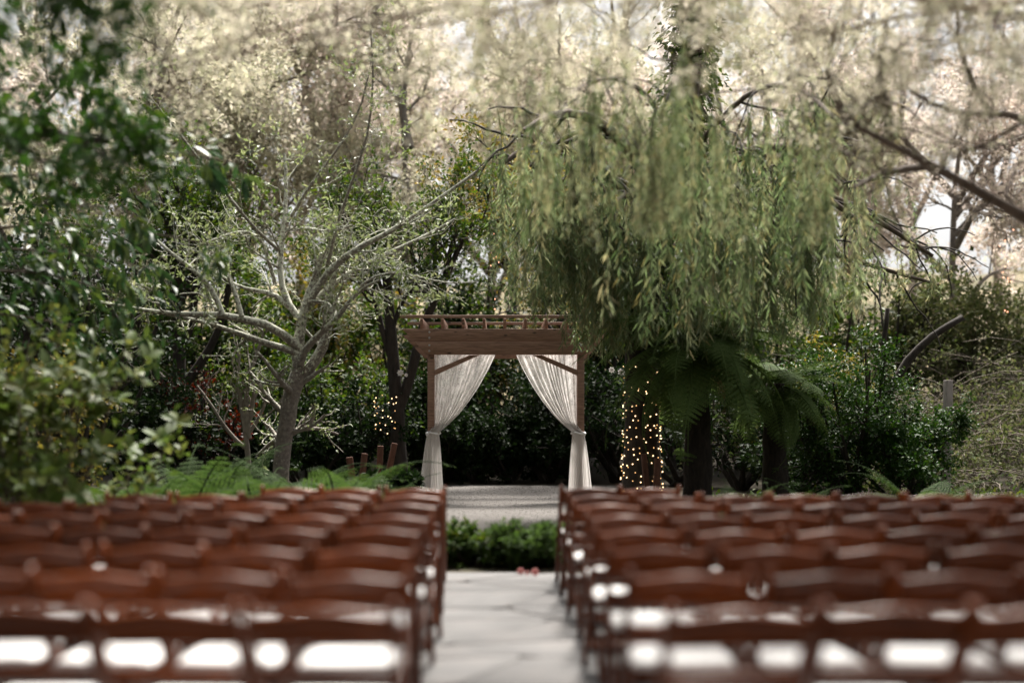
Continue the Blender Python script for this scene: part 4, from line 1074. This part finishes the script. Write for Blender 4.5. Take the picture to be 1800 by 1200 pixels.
def oval_leaf_bush():
    rng = np.random.default_rng(67); X, Y = -3.95, 10.9
    root = empty('oval_leaf_bush', (X, Y, 0)); tag(root, 'bush with pale green whorls of oval leaves beside the chair rows', 'bush')
    limbs = []
    for k in range(26):
        a = rng.uniform(0, 2 * np.pi); q = rng.uniform(.2, 1) ** .6
        top = np.array([X + math.cos(a) * 1.15 * q, Y + math.sin(a) * .95 * q, .25 + 2.3 * (1 - .6 * q * q) * rng.uniform(.55, 1)])
        b = np.array([X + rng.normal(0, .08), Y + rng.normal(0, .08), -.02]); limbs.append([b, b * .5 + top * .5 + np.array([math.cos(a), math.sin(a), 0]) * .15, top])
    mb = MB(); P = np.stack([resample(l, 9) for l in limbs]); Rr = np.tile(np.linspace(.022, .006, 9), (len(limbs), 1)); tubes(mb, P, Rr, 5)
    P2, R2 = sprout(rng, P, Rr, K=8, length=.42, ang=.8, n=5, tmin=.35, trop=(0, 0, .12)); tubes(mb, P2, np.maximum(R2, .003), 4)
    obj('stem', mb.mesh('stem', True), M['bark_brown'], root, world=True)
    lb = MB(); twig_leaves(lb, rng, P2, 10, .10, .06, spread=.07, droop=.1)
    tag(obj('foliage', lb.mesh('foliage'), M['lf_oval'], root, world=True), kind='stuff')
    tips = P2[:, -1]; dirs = nrm(P2[:, -1] - P2[:, -2])
    score = -(tips[:, 1]) + tips[:, 0] * .5 + tips[:, 2] * .4; idx = np.argsort(-score)[:58]
    for i in idx:
        ax = Vector(nrm((dirs[i] + np.array([0, -.5, .5]))[None])[0]); qa = ax.to_track_quat('Z', 'Y')
        for q in range(5):
            o = obj('leaf', LO[int(rng.integers(3))], None, root); o.location = tuple(tips[i] - np.array(root.location))
            e = qa @ Matrix.Rotation(q * 1.257 + rng.normal(0, .2), 4, 'Z').to_quaternion() @ Matrix.Rotation(R(rng.uniform(5, 45)), 4, 'X').to_quaternion()
            o.rotation_euler = e.to_euler(); s_ = rng.uniform(.7, 1.15); o.scale = (s_,) * 3
oval_leaf_bush()
# yellow-berried foliage behind it
shrub('golden_shrub', 'golden-leaved shrub glowing behind the oval-leaved bush', (70 - 880) * 14.5 / FPX, 14.5, 2.75, .9, 'lf_gold', 171, per=10, L=.06, W=.035)

# overhanging dark tree at the near left: trunk stands beside the terrace outside the frame
def overhang():
    limbs = [[(-6.2, 7.2, -.1), (-6.1, 7.2, 2.0), (-5.6, 7.2, 3.8), (-4.6, 7.2, 5.2)], [(-6.1, 7.2, 2.4), (-4.8, 7.0, 3.5), (-3.4, 6.8, 3.9), (-2.35, 6.6, 3.75)], [(-5.8, 7.2, 3.2), (-4.6, 7.6, 4.2), (-3.4, 8.2, 4.6), (-2.5, 8.4, 4.5)],
             [(-5.6, 7.2, 3.8), (-4.4, 6.2, 4.8), (-3.0, 5.2, 4.9), (-2.0, 4.2, 4.7)], [(-6.1, 7.2, 2.2), (-4.8, 8.6, 3.0), (-3.8, 9.4, 3.5), (-3.0, 9.8, 3.45)], [(-5.6, 7.2, 3.6), (-4.6, 5.0, 4.2), (-3.4, 3.4, 4.4), (-2.6, 2.4, 4.4)]]
    plant('overhanging_tree', 'dark green tree reaching over the chairs above the long-leaved bush', 'tree', (-6.2, 7.2, 0), [np.array(l) for l in limbs], [(.2, .06), (.1, .03), (.1, .03), (.1, .03), (.09, .03), (.09, .03)],
          [dict(K=11, length=1.0, ang=.8, n=6, tmin=.35), dict(K=7, length=.5, ang=.8, n=5), dict(K=4, length=.25, ang=.8, n=4)], M['bark_dark'], M['lf_gloss'], dict(per=12, L=.095, W=.046, spread=.05, droop=.4), seed=71)
overhang()

# ------------------------------------------------------------------ bramble thicket on the right slope
def bramble():
    rng = np.random.default_rng(91); mb = MB(); lb = MB()
    n = 720
    x = rng.uniform(4.9, 14.5, n); y = rng.uniform(19.6, 28, n); z = hill(x, y)
    L = rng.uniform(1.2, 2.6, n) * np.clip((y - 17.5) / 4, .5, 1.75); a = rng.uniform(0, 2 * np.pi, n)
    P = np.empty((n, 8, 3)); P[:, 0] = np.stack([x, y, z - .05], 1); d = nrm(np.stack([np.cos(a) * .5, np.sin(a) * .5, np.ones(n) * 1.1], 1)); side = np.stack([np.cos(a), np.sin(a), -np.ones(n) * 1.3], 1)
    for k in range(1, 8):
        d = nrm(d + side * .14 + rng.normal(0, .12, (n, 3))); P[:, k] = P[:, k - 1] + d * (L / 7)[:, None]
    Rr = np.tile(np.linspace(.014, .006, 8), (n, 1)); tubes(mb, P, Rr, 4)
    P2, R2 = sprout(rng, P, Rr, K=8, length=.5, ang=.9, n=4, wander=.3); tubes(mb, P2, np.maximum(R2, .003), 3)
    twig_leaves(lb, rng, P2, 6, .085, .045, spread=.06)
    root = tag(obj('bramble_thicket', mb.mesh('bramble_thicket'), M['twig_dark']), 'tangled dry bramble thicket covering the slope beyond the glossy bush', 'thicket', kind='stuff')
    tag(obj('foliage', lb.mesh('foliage'), M['lf_bramble'], root), kind='stuff')
bramble()

# ------------------------------------------------------------------ background woodland
def back_tree(i, X, Y, h, rad, leaf, bark, label, per=9, L=.12, W=.062, dens=1.0):
    rng = np.random.default_rng(400 + i); z = float(hill(np.array(X), np.array(Y)))
    limbs = [[np.array([X, Y, z - .2]), np.array([X + rng.normal(0, .3), Y, z + h * .35]), np.array([X + rng.normal(0, .5), Y, z + h * .7]), np.array([X + rng.normal(0, .6), Y, z + h * .95])]]
    rr = [(.012 * h + .02, .03)]
    for k in range(7):
        a = rng.uniform(0, 2 * np.pi); t0 = rng.uniform(.18, .6)
        b = np.array([X, Y, z + h * t0]); tip = np.array([X + math.cos(a) * rad * rng.uniform(.6, 1), Y + math.sin(a) * rad * rng.uniform(.6, 1), z + h * min(1, t0 + rng.uniform(.1, .4))])
        limbs.append([b, b * .5 + tip * .5 + np.array([0, 0, .06 * h]), tip]); rr.append((.011 * h, .02))
    plant('woodland_tree', label, 'tree', (X, Y, z), limbs, rr, [dict(K=int(9 * dens), length=rad * .55, ang=.8, n=5, tmin=.2), dict(K=6, length=rad * .3, ang=.8, n=4), dict(K=4, length=rad * .15, ang=.8, n=3)],
          M[bark], M[leaf], dict(per=per, L=L, W=W, spread=rad * .03, droop=.25), seed=500 + i, sides=(7, 5, 4, 3), group='trees on the slope behind', bare_last=False)
BT = [ # px centre, distance, height, radius, leaf, bark, label, density
 (40, 27, 8.5, 3.0, 'lf_olive_hazed', 'bark_grey', 'olive tree at the far edge behind the long-leaved bush', 1),
 (250, 31, 11.5, 3.6, 'lf_olive_hazed', 'bark_grey', 'haze-pale green tree above the dark many-limbed tree', 1),
 (430, 34, 13, 3.8, 'lf_olive_hazed', 'bark_grey', 'tall haze-pale olive tree above the lichen tree', 1),
 (580, 37, 14.5, 3.9, 'lf_tan_hazed', 'bark_grey', 'tall straw-coloured tree between lichen tree and arbor', 1),
 (720, 33, 11.5, 3.5, 'lf_olive_hazed', 'bark_grey', 'haze-pale olive tree above the dark forked tree', 1),
 (860, 39, 13, 3.6, 'lf_olive_hazed', 'bark_grey', 'green-straw tree on the slope above the arbor roof', .8),
 (1010, 35, 11.5, 3.4, 'lf_olive_hazed', 'bark_grey', 'olive tree on the slope behind the willow strands', .9),
 (1170, 36, 12, 3.5, 'lf_tan_hazed', 'bark_grey', 'tan tree high behind the willow trunk', 1),
 (1340, 33, 11, 3.3, 'lf_olive_hazed', 'bark_grey', 'olive tree behind the willow crown', 1),
 (1500, 38, 12, 3.5, 'lf_tan_hazed', 'bark_grey', 'thin tan tree behind the leaning limb', 1),
 (1680, 31, 8.5, 3.0, 'lf_tan_hazed', 'bark_grey', 'straw-coloured tree above the bramble slope', .8),
 (1930, 36, 7.5, 2.8, 'lf_olive_hazed', 'bark_grey', 'olive tree at the end of the bramble slope', .8),
 (150, 42, 14, 4.0, 'lf_tan_hazed', 'bark_grey', 'distant tall tan tree behind the olive tree', .7),
 (520, 47, 15, 4.4, 'lf_tan_hazed', 'bark_grey', 'distant tallest straw-coloured tree on the hill', .8),
 (760, 50, 15, 4.2, 'lf_tan_hazed', 'bark_grey', 'distant tall tree above the arbor on the hill', .6),
 (340, 45, 15, 4.2, 'lf_olive_hazed', 'bark_grey', 'distant olive tree on the hill above the lichen tree', .7),
 (1250, 48, 12, 4.0, 'lf_tan_hazed', 'bark_grey', 'distant thin tree on the hill behind the willow', .6),
 (1600, 46, 12, 4.0, 'lf_tan_hazed', 'bark_grey', 'distant thin tree on the hill above the leaning limb', .6),
 (60, 56, 19, 5.0, 'lf_olive_hazed', 'bark_grey', 'far tall green tree at the hilltop past the long-leaved bush', 1),
 (260, 58, 20, 5.2, 'lf_tan_hazed', 'bark_grey', 'far tall tan tree at the hilltop above the dark tree', 1),
 (640, 60, 20, 5.2, 'lf_olive_hazed', 'bark_grey', 'far tall green tree at the hilltop between lichen tree and arbor', 1),
 (900, 57, 17, 5.0, 'lf_tan_hazed', 'bark_grey', 'far tan tree at the hilltop above the arbor', .9),
 (1090, 58, 17, 5.0, 'lf_olive_hazed', 'bark_grey', 'far green tree at the hilltop behind the willow', .8),
 (1420, 57, 15, 4.6, 'lf_olive_hazed', 'bark_grey', 'far green tree at the hilltop behind the leaning limb', .7),
 (1760, 55, 15, 4.6, 'lf_olive_hazed', 'bark_grey', 'far green tree at the hilltop past the bramble slope', .7),
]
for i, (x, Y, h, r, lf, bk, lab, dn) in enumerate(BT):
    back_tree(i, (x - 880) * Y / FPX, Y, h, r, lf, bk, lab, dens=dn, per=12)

# mid-slope thicket trees filling the gap between shade shrubs and pale crowns
MT = [(-60, 24, 5.0, 2.2, 'lf_shade'), (120, 26, 5.5, 2.3, 'lf_mid'), (260, 27, 5.5, 2.2, 'lf_shade'), (390, 26, 5.2, 2.0, 'lf_mid'), (500, 27.5, 5.8, 2.2, 'lf_mid'), (620, 28, 5.2, 2.0, 'lf_gold'), (740, 27, 4.6, 1.9, 'lf_mid'), (850, 27.5, 5.4, 2.1, 'lf_shade'),
      (960, 28, 4.4, 1.9, 'lf_gold'), (1070, 27, 5.2, 2.1, 'lf_shade'), (1190, 27, 5.5, 2.2, 'lf_shade'), (1310, 26.5, 5.2, 2.1, 'lf_mid'), (1430, 27.5, 5.0, 2.1, 'lf_mid'), (1550, 28.5, 4.4, 2.0, 'lf_bramble'), (1680, 29.5, 3.4, 1.8, 'lf_bramble'), (1830, 30, 3.4, 1.8, 'lf_bramble')]
PLACE = ['past the overhanging tree', 'beyond the long-leaved bush', 'above the red-leaved maple', 'beyond the pale multi-stemmed shrub', 'beyond the lichen tree trunk', 'between lichen tree and forked tree', 'beyond the dark forked tree', 'beyond the arbor roof', 'beyond the arbor middle', 'beyond the string-lit trunk', 'beyond the tall tree fern', 'beyond the smaller tree fern', 'beyond the yellow-green shrub', 'beyond the glossy bush', 'beyond the weathered post', 'at the end of the bramble slope']
TONE = {'lf_shade': 'dark green', 'lf_mid': 'mid green', 'lf_gold': 'golden green', 'lf_bramble': 'straw green'}
for i, (x, Y, h, r, lf) in enumerate(MT):
    shrub('thicket_tree', f'{TONE[lf]} bushy small tree {PLACE[i]}', (x - 880) * Y / FPX, Y, h, r, lf, 600 + i, nst=12, per=9, L=.12, W=.07, K=(8, 7), cat='tree', group='thicket trees on the slope')

# fine-leaved tree added near the camera, its blurred leaves veil the top like haze: trunk beside the terrace, thin limbs reaching high over the chairs
limbs = [[(5.6, 5.6, -.1), (5.5, 5.6, 2.2), (4.8, 5.8, 3.9), (3.6, 6.4, 4.8)], [(5.4, 5.6, 2.6), (4.0, 6.4, 3.8), (2.2, 7.4, 4.15), (.6, 8.0, 4.0), (-.9, 8.4, 3.85)], [(5.0, 5.7, 3.4), (3.4, 6.2, 3.9), (1.6, 6.6, 3.75), (.2, 6.8, 3.55)],
         [(4.8, 5.8, 3.9), (3.4, 8.0, 4.6), (1.4, 9.6, 4.95), (-1.0, 10.4, 4.85), (-2.6, 10.8, 4.7)], [(5.2, 5.6, 3.2), (4.0, 7.6, 3.9), (2.8, 9.0, 4.2), (2.0, 9.8, 4.15)], [(5.4, 5.6, 2.6), (4.4, 7.4, 3.5), (3.6, 8.6, 3.9), (3.1, 9.2, 3.9)],
         [(5.2, 5.6, 3.2), (3, 6.8, 4.2), (.5, 7.6, 4.0), (-1.2, 7.8, 3.65), (-2.2, 8, 3.5)], [(4.8, 5.8, 3.9), (2.5, 7.5, 4.6), (0, 8.6, 4.4), (-1.6, 9, 4.05), (-2.6, 9.2, 3.85)]]
plant('haze_veil_tree', 'thin straw-leaved branches added high over the chairs as a hazy veil', 'tree', (5.6, 5.6, 0), [np.array(l) for l in limbs], [(.17, .05), (.045, .008), (.04, .008), (.045, .008), (.035, .008), (.035, .008), (.04, .006), (.04, .006)],
      [dict(K=22, length=1.0, ang=.85, n=6, tmin=.25, rr=.35), dict(K=7, length=.5, ang=.8, n=5), dict(K=4, length=.28, ang=.8, n=4)], M['twig_tan'], M['lf_olive_hazed'], dict(per=7, L=.05, W=.026, spread=.035, droop=.3), seed=72, bare_last=False,
      keep=lambda P: (717 - (P[:, :, 2].min(1) - H) * FPX / np.maximum(P[:, -1, 1], 1) < 260))

# unseen trees added behind and beside the camera to block skylight
for i, (x, y, h, r) in enumerate([(-9.5, 0, 12, 4.0), (-7.5, -6, 14, 4.4), (-2.5, -8, 15, 4.6), (2.8, -8.5, 15, 4.6), (7.5, -6, 14, 4.4), (10, 1, 12, 4.0), (-10.5, 6, 10, 3.6), (-11, 13, 10, 3.6)]):
    shrub('sky_block_tree', 'added unseen sky-blocking tree ' + ['beside the near end of lichen-side rows', 'at the corner behind the lichen-side rows', 'behind the lichen-side chairs by the aisle', 'behind the fern-side chairs by the aisle', 'at the corner behind the fern-side rows', 'beside the near end of fern-side rows', 'behind the overhanging tree trunk', 'past the long-leaved bush stems'][i], x, y, h, r, 'lf_shade', 700 + i, nst=18, per=8, L=.42, W=.26, K=(8, 6), cat='tree', group='added sky-blocking trees')

# ------------------------------------------------------------------ small things
def blossom(label, p, r, mat, n=7, seed=1, name='white_rose', cat='flower', group=None):
    rng = np.random.default_rng(seed); mb = MB()
    for ring, (k, tilt, s) in enumerate(((n, .25, 1), (5, .9, .7), (3, 1.3, .45))):
        a = np.arange(k) * 2 * np.pi / k + rng.uniform(0, 1); d = np.stack([np.cos(a) * math.cos(tilt), -np.full(k, math.sin(tilt)), np.sin(a) * math.cos(tilt)], 1)
        leaves(mb, np.zeros((k, 3)), d, np.tile([0, -1., .01], (k, 1)), r * s, r * s * 1.1, fold=.2)
    o = obj(name, mb, mat); o.location = tuple(p); tag(o, label, cat, group)
blossom('white rose blooming beside the dark forked tree', at(704, 655, 20.6), .06, M['petal'], seed=1)
blossom('white rose bud next to the larger rose', at(714, 659, 20.55), .035, M['petal'], seed=2)
blossom('white rose beside the arbor post near the string-lit trunk', at(1075, 650, 19.8), .05, M['petal'], seed=3)
blossom('white rose nearest the string-lit willow trunk', at(1092, 654, 19.8), .06, M['petal'], seed=4)
for i, (x, y) in enumerate(((915, 1007), (940, 1009), (926, 1012))):
    blossom(['pale pink blossom lying at the aisle end', 'deeper pink blossom lying at the aisle end by the tall low shrub', 'small pink blossom between two others at the aisle end'][i], (float(at(x, 0, 10.7)[0]), 10.7 - .05 * i, .05), (.032, .036, .022)[i], M['petal_pink'], seed=10 + i, name='fallen_blossom')
